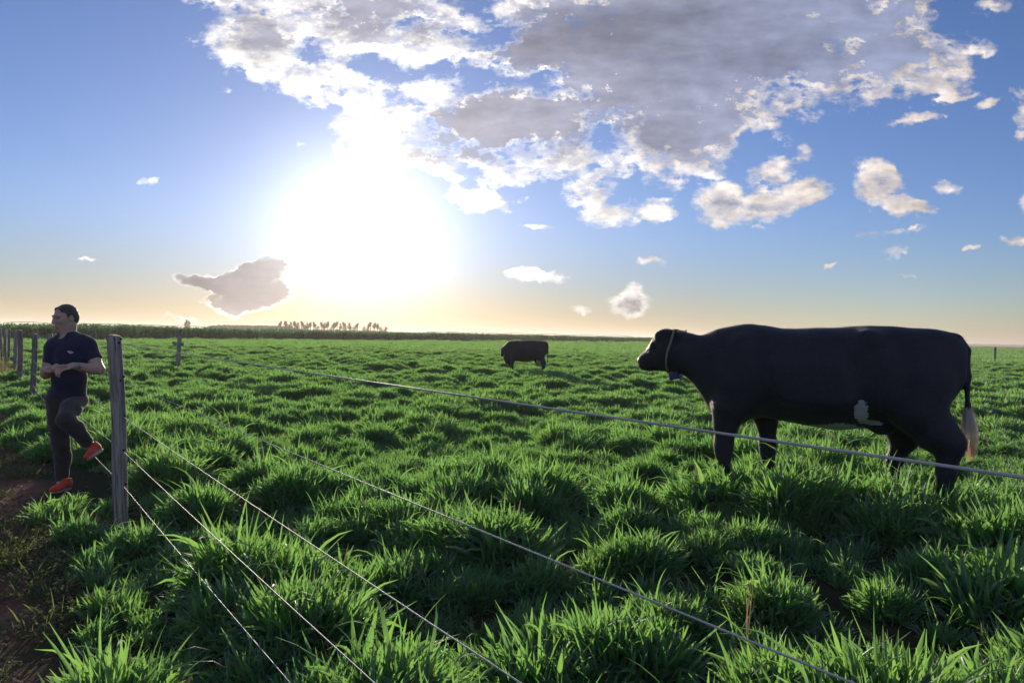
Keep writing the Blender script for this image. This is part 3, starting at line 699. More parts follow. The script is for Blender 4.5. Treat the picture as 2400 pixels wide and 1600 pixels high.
for i, (px, k) in enumerate(row):
    first = kinds[k].get('used') is None
    o = kinds[k] if first else copy_tree(kinds[k])
    kinds[k]['used'] = 1
    o.location = on_ground(px, 520 + rs.uniform(-14, 14)); o.rotation_euler.z = rs.random() * 6.283
    o['label'] = ('slender clear trunked tree', 'slender tree leafy part way down', 'shorter bushy tree')[k] + ', ' + ORD[i] + ' from the left in the skyline row'
    sc_ = rs.uniform(.50, .575); o.scale = (sc_, sc_, sc_)
for k in kinds: del k['used']
for o in COL.objects:
    if 'used' in o: del o['used']
a_ = tall_tree(rs, 15.5, 2.4, 'tall_tree', 'taller of two close trees standing alone above the crop left of the dark wood', None, True); a_.location = on_ground(436, 520); a_.scale = (.52,) * 3
a_ = tall_tree(rs, 14.0, 2.2, 'tall_tree', 'lower of two close trees standing alone above the crop left of the dark wood', None, True); a_.location = on_ground(441.5, 526); a_.scale = (.52,) * 3
def wood(name, p, q, depth, h, n, size, label, taper=0.15):
    p = Vector(p); q = Vector(q); d = (q - p); L_ = d.length; d.normalize(); nr = Vector((-d.y, d.x, 0))
    def fn():
        t = rs.random(); e = min(1, min(t, 1 - t) / taper); hh = h * (0.45 + 0.55 * e ** .6) * (0.93 + .07 * math.sin(t * 40))
        return p + d * (t * L_) + nr * (rs.random() * depth) + Vector((0, 0, hh * rs.random() ** .5))
    v_, f_, t_, c_ = quad_cloud(rs, n, fn, size)
    o = mesh_obj(name, v_, f_, MAT_TREE, None, False, {'tip': t_, 'rnd': c_}); tag(o, label, None, None, 'stuff'); return o
wood('far_woods', on_ground(474, 620), on_ground(672, 600), 25, 5.2, 6000, 0.8, 'low dark plantation on the skyline left of the tree row', 0.12)
wood('far_woods', on_ground(652, 535), on_ground(912, 535), 12, 3.0, 1500, 0.55, 'low undergrowth at the foot of the skyline tree row', 0.08)
wood('far_woods', on_ground(2200, 2300), on_ground(2480, 2200), 60, 5.0, 2500, 2.0, 'thin far line of trees on the horizon behind the cow')
wood('far_woods', on_ground(880, 1500), on_ground(1560, 1900), 60, 3.4, 3500, 1.1, 'thin line of scrub on the horizon beyond the crop')

# ------------------------------------------------------------------ centre pivot irrigators
MAT_STEEL, b, out = new_mat('galvanised_steel'); principled(b, out, b.mix(b.noise(obj_pos(b), 2, 3), (0.30, 0.30, 0.30), (0.42, 0.42, 0.42)), 0.5, 0.5, Metallic=0.6)
def pivot(p, q, spans, label, zh=4.3):
    root = empty('irrigation_pivot', p); tag(root, label, 'irrigator', None)
    p = Vector(p); q = Vector(q); d = q - p; n = spans
    for k in range(n + 1):
        c = d * (k / n); T_ = Acc(); e = d.normalized(); s_ = Vector((-e.y, e.x, 0))
        for sg in (-1, 1):
            T_.add(*tube([c + s_ * 2.0 * sg + e * 0.4, c + Vector((0, 0, zh))], 0.07, 5)); T_.add(*tube([c + s_ * 2.0 * sg - e * 0.4, c + Vector((0, 0, zh))], 0.07, 5))
            T_.add(*tube([c + s_ * (2.0 * sg + .15), c + s_ * (2.0 * sg - .15)], 0.6, 12))
        T_.obj('tower', MAT_STEEL, root, False)
    for k in range(n):
        a_, b_ = d * (k / n), d * ((k + 1) / n); P_ = Acc()
        arc = [a_.lerp(b_, t / 8) + Vector((0, 0, zh + 0.6 * math.sin(math.pi * t / 8))) for t in range(9)]
        P_.add(*tube(arc, 0.17, 6)); P_.obj('pipe', MAT_STEEL, root)
        R_ = Acc(); low = [a_.lerp(b_, t / 8) + Vector((0, 0, zh - 0.5 * math.sin(math.pi * t / 8))) for t in range(9)]
        R_.add(*tube(low, 0.05, 4))
        for t in range(1, 8): R_.add(*tube([low[t], arc[t]], 0.04, 3))
        R_.obj('truss', MAT_STEEL, root, False)
pivot(on_ground(14, 430), on_ground(480, 480), 5, 'long centre pivot irrigation line above the crop at the left', 2.9)
pivot(on_ground(1000, 500), on_ground(1480, 560), 6, 'long centre pivot irrigation line above the crop behind the far cow', 2.6)

# ------------------------------------------------------------------ fences
def wood_mat(name, c1, c2, streak):
    m, b, out = new_mat(name)
    tcn = obj_pos(b); mp_ = b.node('ShaderNodeMapping'); b.l.new(tcn, mp_.inputs[0]); mp_.inputs['Scale'].default_value = (26, 26, 1.6)
    g1 = b.noise(mp_.outputs[0], 1.6, 5, 0.65); g2 = b.noise(tcn, 4, 4, 0.6)
    mp2 = b.node('ShaderNodeMapping'); b.l.new(tcn, mp2.inputs[0]); mp2.inputs['Scale'].default_value = (60, 60, 2.2); g3 = b.noise(mp2.outputs[0], 1.0, 3, 0.5, dist=0.6)
    c = b.mix(g2, c1, c2); c = b.mix(b.math('MULTIPLY', b.smooth(g1, 0.42, 0.62), 0.75), c, tuple(x * 0.45 for x in c1)); c = b.mix(b.smooth(g3, 0.57, 0.64), c, tuple(x * 0.25 for x in c1))
    c = b.mix(b.math('MULTIPLY', b.smooth(b.noise(tcn, 9, 3, .6), 0.62, 0.70), streak), c, (0.42, 0.40, 0.36))
    principled(b, out, c, 0.85, 0.2, bump=b.math('SUBTRACT', g1, b.math('MULTIPLY', b.smooth(g3, 0.6, 0.7), 0.8)), strength=0.8, dist=0.006); return m
MAT_POST = wood_mat('weathered_post', (0.34, 0.30, 0.25), (0.50, 0.45, 0.385), 0.35)
MAT_POST2 = wood_mat('pale_split_post', (0.23, 0.21, 0.19), (0.36, 0.32, 0.27), 0.9)
MAT_HOLE_SHADE, b, out = new_mat('hole_shade'); principled(b, out, (0.012, 0.011, 0.010), 0.95, 0.05)
MAT_WIRE, b, out = new_mat('galvanised_wire')
wp = obj_pos(b); wn = b.noise(wp, 9, 3, 0.6)
principled(b, out, b.mix(wn, (0.42, 0.43, 0.42), (0.66, 0.67, 0.65)), 0.55, 0.4, bump=b.noise(wp, 160, 2, 0.5), strength=0.5, dist=0.002, Metallic=0.15)
def post_mesh(rs, H, w, taper=0.96, below=0.3, round_=0.25, seg=14):
    """sawn square post with worn arrises, slightly wavy faces and an uneven top"""
    ring = []
    for k in range(20):
        a = 2 * math.pi * k / 20; c, s_ = math.cos(a), math.sin(a); n_ = 4.5
        r_ = 1 / ((abs(c) ** n_ + abs(s_) ** n_) ** (1 / n_)); ring.append((c * r_ * .5, s_ * r_ * .5))
    V, F = [], []
    for i in range(seg + 1):
        t = i / seg; z = -below + (H + below) * t; f = w * (1 - (1 - taper) * t)
        ox, oy = 0.006 * math.sin(5 * t + 1), 0.005 * math.sin(7 * t)
        for (x, y) in ring: V.append(Vector((x * f + ox + rs.gauss(0, .0008), y * f + oy + rs.gauss(0, .0008), z + (rs.gauss(0, .003) + x * 0.10 * w * 2 if i == seg else 0))))
    n_ = len(ring)
    for i in range(seg):
        for k in range(n_): F.append((i * n_ + k, i * n_ + (k + 1) % n_, (i + 1) * n_ + (k + 1) % n_, (i + 1) * n_ + k))
    o = len(V)
    for (x, y) in ring: V.append(Vector((x * w * .86 * taper + V[seg * n_].x * 0, y * w * .86 * taper, H + .006 + x * .2 * w)))
    for k in range(n_): F.append((seg * n_ + k, seg * n_ + (k + 1) % n_, o + (k + 1) % n_, o + k))
    F.append(tuple(o + k for k in range(n_)))
    return V, F
def tilt_mat(px, lean_x, lean_y, rz): return Matrix.Rotation(lean_x, 4, 'Y') @ Matrix.Rotation(lean_y, 4, 'X') @ Matrix.Rotation(rz, 4, 'Z')
fence_loc = Vector((FENCE_P[0], FENCE_P[1], float(ground_h(*FENCE_P))))
fence = empty('wire_fence', fence_loc); tag(fence, 'five strand wire fence on weathered wooden posts running past the man', 'fence')
WIRE_Z = [1.373, 1.094, 0.831, 0.577, 0.323]
rs = random.Random(21)
frz = math.atan2(FENCE_D[1], FENCE_D[0])
def fence_post(s, H, w, lean, mat, name='post', label=None, rz=0.0, ly=0.0):
    x, y = FENCE_P + FENCE_D * s; z = float(ground_h(x, y))
    v, f = post_mesh(rs, H - z, w); M = Matrix.Translation((x, y, z)) @ tilt_mat(0, lean, ly, frz + rz)
    o = mesh_obj(name, [p for p in v], f, mat, fence, True); o.matrix_local = Matrix.Translation(-fence_loc) @ M
    if label: o['label'] = label
    return o, M
main, MM = fence_post(0.0, 1.435, 0.088, -0.058, MAT_POST, label='thick square grey post beside the man, bored for the wires', rz=R(28))
cdir = (MM.inverted().to_3x3() @ (CAM - MM.translation)).normalized()
for z in WIRE_Z + [1.40, 1.12]:                # dark discs imitate shade in bored and old nail holes on the camera-side face
    hole = None
    off = rs.uniform(-0.02, 0.02)
    fx = Vector((-cdir.y, cdir.x, 0)); fx.normalize()
    # which face of the square post looks at the camera
    ax = Vector((1, 0, 0)) * (1 if cdir.x > 0 else -1) if abs(cdir.x) > abs(cdir.y) else Vector((0, 1, 0)) * (1 if cdir.y > 0 else -1)
    sd_ = Vector((-ax.y, ax.x, 0)); t_ = (z + .3) / 1.735; c = ax * 0.0442 + sd_ * (0.012 + off) + Vector((0.006 * math.sin(5 * t_ + 1), 0.005 * math.sin(7 * t_), z + 0.012))
    v, f = tube([c - ax * 0.01, c + ax * 0.0022], 0.0065 + rs.uniform(-.001, .002), 10); h = mesh_obj('bore_hole_shade', v, f, MAT_HOLE_SHADE, main, False)
far_posts = [(11.33, 1.33, .088, .02, MAT_POST2), (16.83, 1.36, .112, -.015, MAT_POST2), (20.4, 1.34, .10, .015, MAT_POST), (26.1, 1.34, .09, 0.0, MAT_POST2), (31.6, 1.34, .12, .03, MAT_POST), (37.5, 1.34, .12, -.02, MAT_POST), (44, 1.34, .12, .0, MAT_POST), (51, 1.34, .12, .0, MAT_POST)]
for (s, H, w, ln, mt) in far_posts: fence_post(s, H, w, ln, mt, rz=rs.uniform(-.5, .5))
fence_post(-9.2, 1.45, .112, 0.02, MAT_POST)
for px_, dep in ((5.5, 24.0), (14.5, 21.5)):    # thin pale droppers
    r_ = ray(px_, 800); x, y = r_.x * dep, r_.y * dep
    v, f = tube([(x, y, 0), (x - .02, y, .8), (x - .06, y, 1.36)], [.028, .026, .022], 6); o = mesh_obj('stake', v, f, MAT_POST2, fence); local_to(o, fence_loc); o['label'] = 'thin pale stake between the far posts'
stops = [-9.2, 0.0] + [q[0] for q in far_posts]
for i, z in enumerate(WIRE_Z):
    pts = []
    for a_, b_ in zip(stops[:-1], stops[1:]):
        for k in range(10):
            t = k / 10; s = a_ + (b_ - a_) * t; x, y = FENCE_P + FENCE_D * s
            sag = (0.010 + 0.006 * i) * (b_ - a_) / 9 * 4 * t * (1 - t)
            zz = z * (1.0 if s < 1 else 0.955 if s > 8 else 1.0 - .045 * (s - 1) / 7)
            pts.append(Vector((x, y, zz - sag)))
    v, f = tube(pts, 0.0018 if i else 0.0021, 7); o = mesh_obj('wire', v, f, MAT_WIRE, fence); local_to(o, fence_loc)
# lone posts in the pasture
def lone_post(px, dep, H, w, lean, mat, label, clamp=False):
    r_ = ray(px, 800); x, y = r_.x * dep, r_.y * dep; z = float(ground_h(x, y))
    root = empty('fence_post', (x, y, z)); tag(root, label, 'post')
    v, f = post_mesh(rs, H, w); o = mesh_obj('shaft', v, f, mat, root); o.rotation_euler = (0, lean, .4)
    if clamp:
        A = Acc(); A.add(*box((0, 0, H * .68), (w * 1.5, w * 1.5, .10))); A.add(*tube([(-w * 1.25, -.02, H * .70), (w * 1.3, -.02, H * .67)], .045, 8)); A.obj('clamp', MAT_POST, root, False)
    return root
lone_post(418, 24.0, 1.44, .135, 0.035, MAT_POST, 'grey post with a clamp block standing out in the pasture right of the near post', True)
lone_post(117, 21.5, 1.27, .15, 0.0, MAT_POST, 'dark short post seen just behind the man at his shoulder')
lone_post(126, 21.8, 1.27, .11, 0.0, MAT_POST2, 'pale topped short post seen just behind the man at his shoulder')
lone_post(2333, 62, 1.35, .16, 0.0, MAT_POST, 'small far post on the horizon at the right behind the cow')
cf0 = on_ground(300, 84); crop_fence = empty('crop_fence', cf0); tag(crop_fence, 'thin posts and wires of the far fence along the crop edge', 'fence')
cpx = [(90, 66), (160, 70), (225, 74), (258, 76), (337, 82), (436, 89), (520, 96), (610, 104), (700, 111), (777, 117), (870, 124), (960, 131), (1060, 140), (1150, 150)]
prev = None; wps = {1.15: [], 0.7: []}
cv, cff = post_mesh(rs, 1.35, .12, seg=3); cpm = None
for px, dep in cpx:
    c = on_ground(px, dep) + Vector((0, 0, .0))
    if cpm is None: cpm = mesh_obj('post', cv, cff, MAT_POST2, crop_fence); o = cpm
    else: o = cpm.copy(); COL.objects.link(o)
    o.parent = crop_fence; o.location = c - cf0; o.rotation_euler = (0, rs.uniform(-.05, .05), rs.random())
    for z in wps: wps[z].append(c + Vector((0, 0, z)))
for z in wps:
    v, f = tube(wps[z], 0.004, 4); o = mesh_obj('wire', v, f, MAT_WIRE, crop_fence); local_to(o, cf0)

# ------------------------------------------------------------------ cattle
def hide_mat(name, patches, white=(0.62, 0.60, 0.56)):
    m, b, out = new_mat(name)
    tcn = obj_pos(b); sp = b.node('ShaderNodeSeparateXYZ'); b.l.new(tcn, sp.inputs[0])
    n = b.noise(tcn, 7, 4, 0.65); nf = b.noise(tcn, 45, 4, 0.7)
    w = None
    for (c, r_) in patches:                    # piebald markings of the coat
        d = b.vmath('LENGTH', b.vmath('DIVIDE', b.vmath('SUBTRACT', tcn, c), r_))
        d = b.math('ADD', d, b.math('ADD', b.math('MULTIPLY', b.math('SUBTRACT', n, 0.5), 1.0), b.math('MULTIPLY', b.math('SUBTRACT', nf, .5), 0.9))); s_ = b.smooth(d, 1.03, 0.93)
        w = s_ if w is None else b.math('MAXIMUM', w, s_)
    black = b.mix(b.noise(tcn, 3, 4, 0.6), (0.022, 0.023, 0.030), (0.046, 0.046, 0.056))
    c = b.mix(w, black, b.mix(nf, white, tuple(x * .7 for x in white))) if w is not None else black
    mp_ = b.node('ShaderNodeMapping'); b.l.new(tcn, mp_.inputs[0]); mp_.inputs['Scale'].default_value = (60, 60, 150)
    hair = b.noise(mp_.outputs[0], 1.0, 4, 0.7, dist=0.8)
    principled(b, out, c, 0.65, 0.22, bump=b.math('ADD', b.math('MULTIPLY', hair, .6), b.noise(tcn, 6, 3, .5)), strength=0.45, dist=0.012,
               Sheen_Weight=0.14, Sheen_Roughness=0.35)
    return m
PATCHES = [((0.655, 0.36, 0.760), (.050, .25, .098)), ((0.57, 0.26, 0.678), (.11, .16, .030)), ((0.80, 0.16, 0.60), (.20, .30, .075)), ((0.93, .10, .60), (.12, .25, .05))]
MAT_HIDE = hide_mat('black_hide', PATCHES)
MAT_HIDE2 = hide_mat('black_hide_far', [((0.30, 0.0, 0.62), (.16, .3, .13))])
MAT_EYE, b, out = new_mat('eye_dark'); principled(b, out, (0.01, 0.008, 0.006), 0.08, 0.6)
MAT_ROPE, b, out = new_mat('collar_rope'); principled(b, out, b.mix(b.noise(obj_pos(b), 60, 2), (0.26, 0.22, 0.15), (0.42, 0.37, 0.27)), 0.85, 0.2, bump=b.noise(obj_pos(b), 140, 2), strength=.6)
MAT_TAG, b, out = new_mat('collar_tag'); principled(b, out, (0.035, 0.055, 0.16), 0.5, 0.4)
MAT_TAG2, b, out = new_mat('collar_pendant'); principled(b, out, (0.25, 0.36, 0.36), 0.5, 0.4)
MAT_TUFT, b, out = new_mat('tail_hair')
hv = attr(b, 'along').outputs['Fac']; hr = attr(b, 'rnd').outputs['Fac']
hc = b.mix(b.smooth(hv, 0.55, 1.1), (0.88, 0.85, 0.78), (0.56, 0.33, 0.16)); hc = b.mix(b.math('MULTIPLY', hr, .4), hc, (0.60, 0.42, 0.26))
df = b.node('ShaderNodeBsdfDiffuse'); b.put(df.inputs[0], hc); tl = b.node('ShaderNodeBsdfTranslucent'); b.put(tl.inputs[0], hc)
mx = b.node('ShaderNodeMixShader'); mx.inputs[0].default_value = .55; b.l.new(df.outputs[0], mx.inputs[1]); b.l.new(tl.outputs[0], mx.inputs[2]); b.l.new(mx.outputs[0], out.inputs['Surface'])

def trunk_field(F, st, k, n_=2.35):
    st = np.array(st, float); m = 0.06
    lo = [st[:, 0].min() - m, -st[:, 3].max() - m, st[:, 2].min() - m]; hi = [st[:, 0].max() + m, st[:, 3].max() + m, st[:, 1].max() + m]
    sl, X, Y, Z = F.grid(lo, hi); xs = X[:, 0, 0]
    def ip(col):                               # smooth interpolation along the body
        v = np.interp(xs, st[:, 0], col); kk = max(1, int(0.03 / F.h)); ke = np.ones(2 * kk + 1) / (2 * kk + 1)
        return np.convolve(np.pad(v, kk, mode='edge'), ke, 'valid')
    T, B, Wd = ip(st[:, 1]), ip(st[:, 2]), ip(st[:, 3]); zc = ((T + B) / 2)[:, None, None]; hz = ((T - B) / 2)[:, None, None]; wy = Wd[:, None, None]
    q = np.abs((Z - zc) / hz); nn = np.where(Z > zc, n_, 2.2)      # flatter back than belly
    w_ = wy * np.where(Z > zc, 1.0, 1.0)
    D = ((q ** nn + np.abs(Y / w_) ** nn) ** (1 / nn) - 1) * np.minimum(hz, wy)
    D = np.maximum(D, np.maximum(st[0, 0] - X, X - st[-1, 0]))
    F.join(sl, D, k)

def leg(F, pts, rads, k=0.035): F.chain(pts, rads, k)
def build_cow(name, label, stations, legs, head, tail, mat, h=0.0155, extras=None, group=None):
    root = empty(name, (0, 0, 0)); tag(root, label, 'cow', group)
    F = Field((-0.16, -0.52, -0.06), (2.62, 0.52, 1.50), h)
    trunk_field(F, stations, 0.03)
    for (pts, rads) in legs: leg(F, pts, rads, 0.05)
    if extras: extras(F)
    head(F)
    F.chain(tail[0], tail[1], 0.03)
    F.wobble(lambda X, Y, Z: 0.004 * np.sin(9 * X + 3 * Z) * np.sin(8 * Z + 2) + 0.002 * np.sin(23 * X + 11 * Y) * np.sin(19 * Z))
    o = field_obj(F, 'body', mat, root, 2)
    return root, F
ST1 = [(-.015, 1.28, 1.02, .10), (.03, 1.335, .92, .17), (.08, 1.36, .84, .21), (.17, 1.388, .77, .26), (.30, 1.402, .72, .285), (.45, 1.411, .70, .30), (.62, 1.415, .635, .345), (.70, 1.406, .610, .365),
       (.82, 1.397, .595, .385), (1.0, 1.392, .612, .395), (1.13, 1.388, .630, .385), (1.27, 1.382, .640, .355), (1.39, 1.404, .655, .325), (1.50, 1.414, .635, .305), (1.60, 1.406, .63, .29), (1.69, 1.394, .635, .275),
       (1.76, 1.378, .66, .25), (1.83, 1.345, .725, .215), (1.89, 1.320, .80, .185), (1.95, 1.306, .89, .165), (2.03, 1.306, .965, .15), (2.09, 1.312, .995, .14), (2.14, 1.31, 1.02, .12)]
LEG1 = [  # near side is +y
    ([(.27, .13, 1.02), (.30, .17, .80), (.16, .17, .64), (.085, .17, .575), (.10, .17, .37), (.115, .17, .12), (.135, .17, .055), (.16, .17, .0)], [.20, .17, .140, .100, .058, .050, .055, .052]),
    ([(.30, -.13, 1.02), (.36, -.16, .78), (.375, -.17, .63), (.365, -.17, .55), (.43, -.17, .37), (.465, -.17, .12), (.49, -.17, .055), (.51, -.17, .0)], [.20, .165, .138, .095, .058, .050, .055, .052]),
    ([(1.56, .15, .98), (1.62, .17, .74), (1.655, .16, .60), (1.672, .155, .43), (1.672, .155, .36), (1.660, .155, .12), (1.675, .155, .055), (1.69, .155, .0)], [.17, .14, .095, .070, .060, .046, .052, .050]),
    ([(1.46, -.15, .95), (1.42, -.16, .74), (1.385, -.16, .60), (1.375, -.155, .44), (1.37, -.155, .36), (1.35, -.155, .12), (1.365, -.155, .055), (1.38, -.155, .0)], [.16, .12, .080, .060, .054, .043, .055, .06])]
def rotm(ax, ang): return np.array(Matrix.Rotation(ang, 3, ax))
def head1(F):
    a = R(0)
    F.cone((2.06, 0, 1.17), (2.20, 0, 1.165), .165, .150, .06)
    F.ell((2.215, 0, 1.185), (.135, .115, .165), .05)                     # skull and jowl
    F.cone((2.24, 0, 1.16), (2.375, 0, 1.085), .112, .080, .045)         # face
    F.cone((2.36, 0, 1.085), (2.392, 0, 1.062), .070, .060, .03)          # muzzle
    F.ell((2.405, 0, 1.055), (.038, .062, .050), .02)
    F.cone((2.12, 0, 1.06), (2.335, 0, 1.035), .055, .042, .035)         # lower jaw
    F.ell((2.215, 0, 1.315), (.075, .075, .050), .03)                     # poll
    for s in (1, -1):
        F.ell((2.298, .088 * s, 1.222), (.035, .028, .026), .02)          # brow
        F.ell((2.285, .112 * s, 1.197), (.017, .012, .015), .008, cut=True)
        F.ell((2.425, .030 * s, 1.075), (.010, .012, .008), .006, cut=True)
        M = np.array((Vector((-.97, .22 * s, .06)).normalized(), Vector((.22, .96 * s, -.12)).normalized(), Vector((.06, .10 * s, .98)).normalized())).T
        F.ell((2.165, .135 * s, 1.300), (.130, .028, .066), .018, M); F.ell((2.15, .165 * s, 1.290), (.085, .014, .030), .02, M, cut=True)       # ear, laid back
tail1 = ([(.12, 0, 1.325), (.05, 0, 1.315), (-.012, 0, 1.235), (-.022, .0, 1.05), (-.035, .0, .83), (-.04, .0, .74)], [.045, .040, .034, .025, .021, .014])
def extra1(F):
    F.ell((.52, 0, .665), (.10, .13, .085), .06)                            # udder
    F.ell((.62, .22, 1.31), (.09, .09, .05), .08); F.ell((.62, -.22, 1.31), (.09, .09, .05), .08)      # hips
    F.ell((1.50, .20, 1.02), (.16, .13, .28), .10); F.ell((1.50, -.20, 1.02), (.16, .13, .28), .10)    # shoulder
    F.ell((.30, .19, .98), (.20, .13, .28), .10); F.ell((.30, -.19, .98), (.20, .13, .28), .10)        # thigh
    F.cone((1.72, 0, .80), (1.62, 0, .66), .10, .09, .08)
    for sg in (1, -1):                         # ribs, hip bones, shoulder blade and flank hollow under the hide
        for q in range(6): F.cone((1.26 - .09 * q, .345 * sg, 1.10), (1.19 - .09 * q, .352 * sg, .84), .022, .020, .07)
        F.cone((1.52, .24 * sg, 1.22), (1.62, .25 * sg, .95), .05, .05, .10); F.cone((.62, .27 * sg, 1.30), (.70, .29 * sg, 1.22), .05, .04, .07)
        F.ell((.62, .41 * sg, 1.10), (.10, .05, .10), .08, cut=True)
    F.ell((.50, .30, .98), (.10, .06, .20), .08, cut=False)
cow_a = Vector((3.30, 5.40, 0)); cow_d = Vector((-1.35, .70, 0)).normalized(); cow_l = Vector((-cow_d.y, cow_d.x, 0))
cow, CF = build_cow('cow', 'large black cow with a white belly patch and rope collar standing beyond the top wire', ST1, LEG1, head1, tail1, MAT_HIDE, extras=extra1)
cow.matrix_world = Matrix(((cow_d.x, cow_l.x, 0, cow_a.x), (cow_d.y, cow_l.y, 0, cow_a.y), (0, 0, 1, 0.22), (0, 0, 0, 1)))
rs = random.Random(8)
for s in (1, -1):
    A = Acc()
    bm_pts = []
    c = Vector((2.285, .104 * s, 1.197)); V_, F_ = [], []
    for i in range(7):
        for j in range(10):
            a1, a2 = math.pi * i / 6, 2 * math.pi * j / 10; V_.append(c + Vector((math.sin(a1) * math.cos(a2), math.sin(a1) * math.sin(a2), math.cos(a1))) * .016)
    for i in range(6):
        for j in range(10): F_.append((i * 10 + j, i * 10 + (j + 1) % 10, (i + 1) * 10 + (j + 1) % 10, (i + 1) * 10 + j))
    mesh_obj('eye', V_, F_, MAT_EYE, cow)
# rope collar laid on the neck, hung with a tag
ctop, cbot = Vector((2.085, 0, 1.318)), Vector((2.165, 0, .995)); ccen = (ctop + cbot) / 2 + Vector((.015, 0, 0)); cax = (cbot - ctop).normalized()
loop = []
for k in range(37):
    a = 2 * math.pi * k / 36; d = -cax * math.cos(a) + Vector((0.10 * math.sin(a) ** 2, 1, 0)).normalized() * math.sin(a)
    loop.append(Vector(CF.surf(ccen, d.normalized())) + d.normalized() * .006)
v, f = tube(loop, .0095, 7, False); mesh_obj('collar', v, f, MAT_ROPE, cow)
A = Acc(); A.add(*box((2.118, .055, .965), (.085, .05, .062), Matrix.Rotation(.25, 3, 'Y'))); tg = A.obj('collar_tag', MAT_TAG, cow, False)
bv = tg.modifiers.new('bevel', 'BEVEL'); bv.width = .008; bv.segments = 2
A = Acc(); A.add(*tube([(2.065, .05, .985), (2.060, .05, .945)], .014, 8)); A.add(*tube([(2.058, .05, .95), (2.05, .05, .93)], .022, 8)); A.obj('collar_pendant', MAT_TAG2, cow)
V_, F_, AL, RN = [], [], [], []
for i in range(420):                           # switch of the tail
    a = rs.random() * 6.283; r_ = math.sqrt(rs.random()); L_ = rs.uniform(.24, .36); q = rs.random()
    p0 = Vector((-.036 + .012 * math.cos(a) * r_, .012 * math.sin(a) * r_, .84 - rs.random() * .06)); o = len(V_); sd_ = Vector((math.cos(a + 1.57), math.sin(a + 1.57), 0)) * rs.uniform(.0012, .0024)
    for e in range(6):
        t = e / 5; bul = math.sin(math.pi * min(1, t * .80 + .06)) * .050 * r_
        p = p0 + Vector((bul * math.cos(a) - .022 * t + rs.gauss(0, .003), bul * math.sin(a) + rs.gauss(0, .003), -L_ * t)); ww = 1 - .75 * t
        V_ += [p - sd_ * ww, p + sd_ * ww]; AL += [t] * 2; RN += [q] * 2
    for e in range(5): F_.append((o + 2 * e, o + 2 * e + 1, o + 2 * e + 3, o + 2 * e + 2))
mesh_obj('tail_switch', V_, F_, MAT_TUFT, cow, True, {'along': AL, 'rnd': RN})

# short coat that catches the light along the outline
def coat(body, n, seed, parent):
    me = body.data; nf = len(me.polygons); r_ = np.random.default_rng(seed)
    ce = np.empty(nf * 3); me.polygons.foreach_get('center', ce); ce = ce.reshape(-1, 3); no = np.empty(nf * 3); me.polygons.foreach_get('normal', no); no = no.reshape(-1, 3)
    i = r_.integers(0, nf, n)
    for (c_, e_) in PATCHES: i = i[np.sqrt((((ce[i] - np.array(c_)) / np.array(e_)) ** 2).sum(1)) > 1.12]
    n = len(i); p = ce[i] + r_.normal(0, .005, (n, 3)); nn = no[i]
    d = np.array([-.75, 0, -.55]) + r_.normal(0, .28, (n, 3)); d -= nn * (d * nn).sum(1)[:, None] * .9; d /= np.linalg.norm(d, axis=1)[:, None] + 1e-6
    d = d + nn * r_.uniform(.15, .55, n)[:, None]; s_ = np.cross(d, nn); s_ /= np.linalg.norm(s_, axis=1)[:, None] + 1e-6
    L_ = r_.uniform(.012, .026, n)[:, None]; w_ = .0011
    V = np.stack([p - s_ * w_, p + s_ * w_, p + d * L_], 1).reshape(-1, 3); F_ = np.arange(3 * n).reshape(-1, 3)
    o = mesh_obj('coat_hair', V, F_, MAT_COAT, parent, False); o['kind'] = 'stuff'; return o
MAT_COAT, b, out = new_mat('coat_hair'); principled(b, out, (0.034, 0.033, 0.040), 0.45, 0.5)
coat([c for c in cow.children if c.name.startswith('body')][0], 42000, 4, cow)

# the far cow: grazing, head down in front of its forelegs
ST2 = [(-.015, 1.24, .95, .10), (.04, 1.31, .86, .18), (.12, 1.36, .78, .25), (.28, 1.395, .70, .30), (.45, 1.405, .68, .33), (.62, 1.405, .62, .37), (.8, 1.40, .585, .40), (1.0, 1.395, .58, .41), (1.15, 1.385, .60, .39),
       (1.3, 1.385, .60, .36), (1.45, 1.375, .60, .33), (1.56, 1.36, .60, .30), (1.66, 1.31, .62, .26), (1.74, 1.22, .66, .21), (1.80, 1.10, .70, .16)]
LEG2 = [
    ([(.25, .13, 1.0), (.26, .17, .78), (.16, .17, .60), (.11, .17, .54), (.15, .17, .34), (.16, .17, .12), (.18, .17, .05), (.2, .17, .0)], [.20, .16, .12, .085, .055, .047, .058, .06]),
    ([(.28, -.13, 1.0), (.30, -.16, .78), (.20, -.17, .60), (.15, -.17, .54), (.19, -.17, .34), (.2, -.17, .12), (.22, -.17, .05), (.24, -.17, .0)], [.20, .15, .12, .085, .055, .047, .058, .06]),
    ([(1.42, .15, .95), (1.45, .17, .72), (1.45, .16, .58), (1.46, .155, .42), (1.46, .155, .34), (1.45, .155, .12), (1.46, .155, .05), (1.48, .155, .0)], [.17, .135, .09, .064, .056, .044, .055, .06]),
    ([(1.46, -.15, .95), (1.52, -.16, .72), (1.55, -.16, .58), (1.56, -.155, .42), (1.56, -.155, .34), (1.55, -.155, .12), (1.56, -.155, .05), (1.58, -.155, .0)], [.16, .13, .085, .062, .056, .044, .055, .06])]
def head2(F):
    F.cone((1.60, 0, 1.08), (1.80, -.06, 1.00), .24, .17, .08); F.ell((1.66, 0, .72), (.16, .20, .24), .10)
    F.cone((1.82, -.06, 1.00), (1.90, -.16, .86), .125, .085, .05); F.cone((1.90, -.16, .86), (1.93, -.2, .80), .075, .06, .03)
    for s in (1, -1): F.ell((1.80, -.02 + .15 * s, 1.09), (.05, .085, .03), .03)
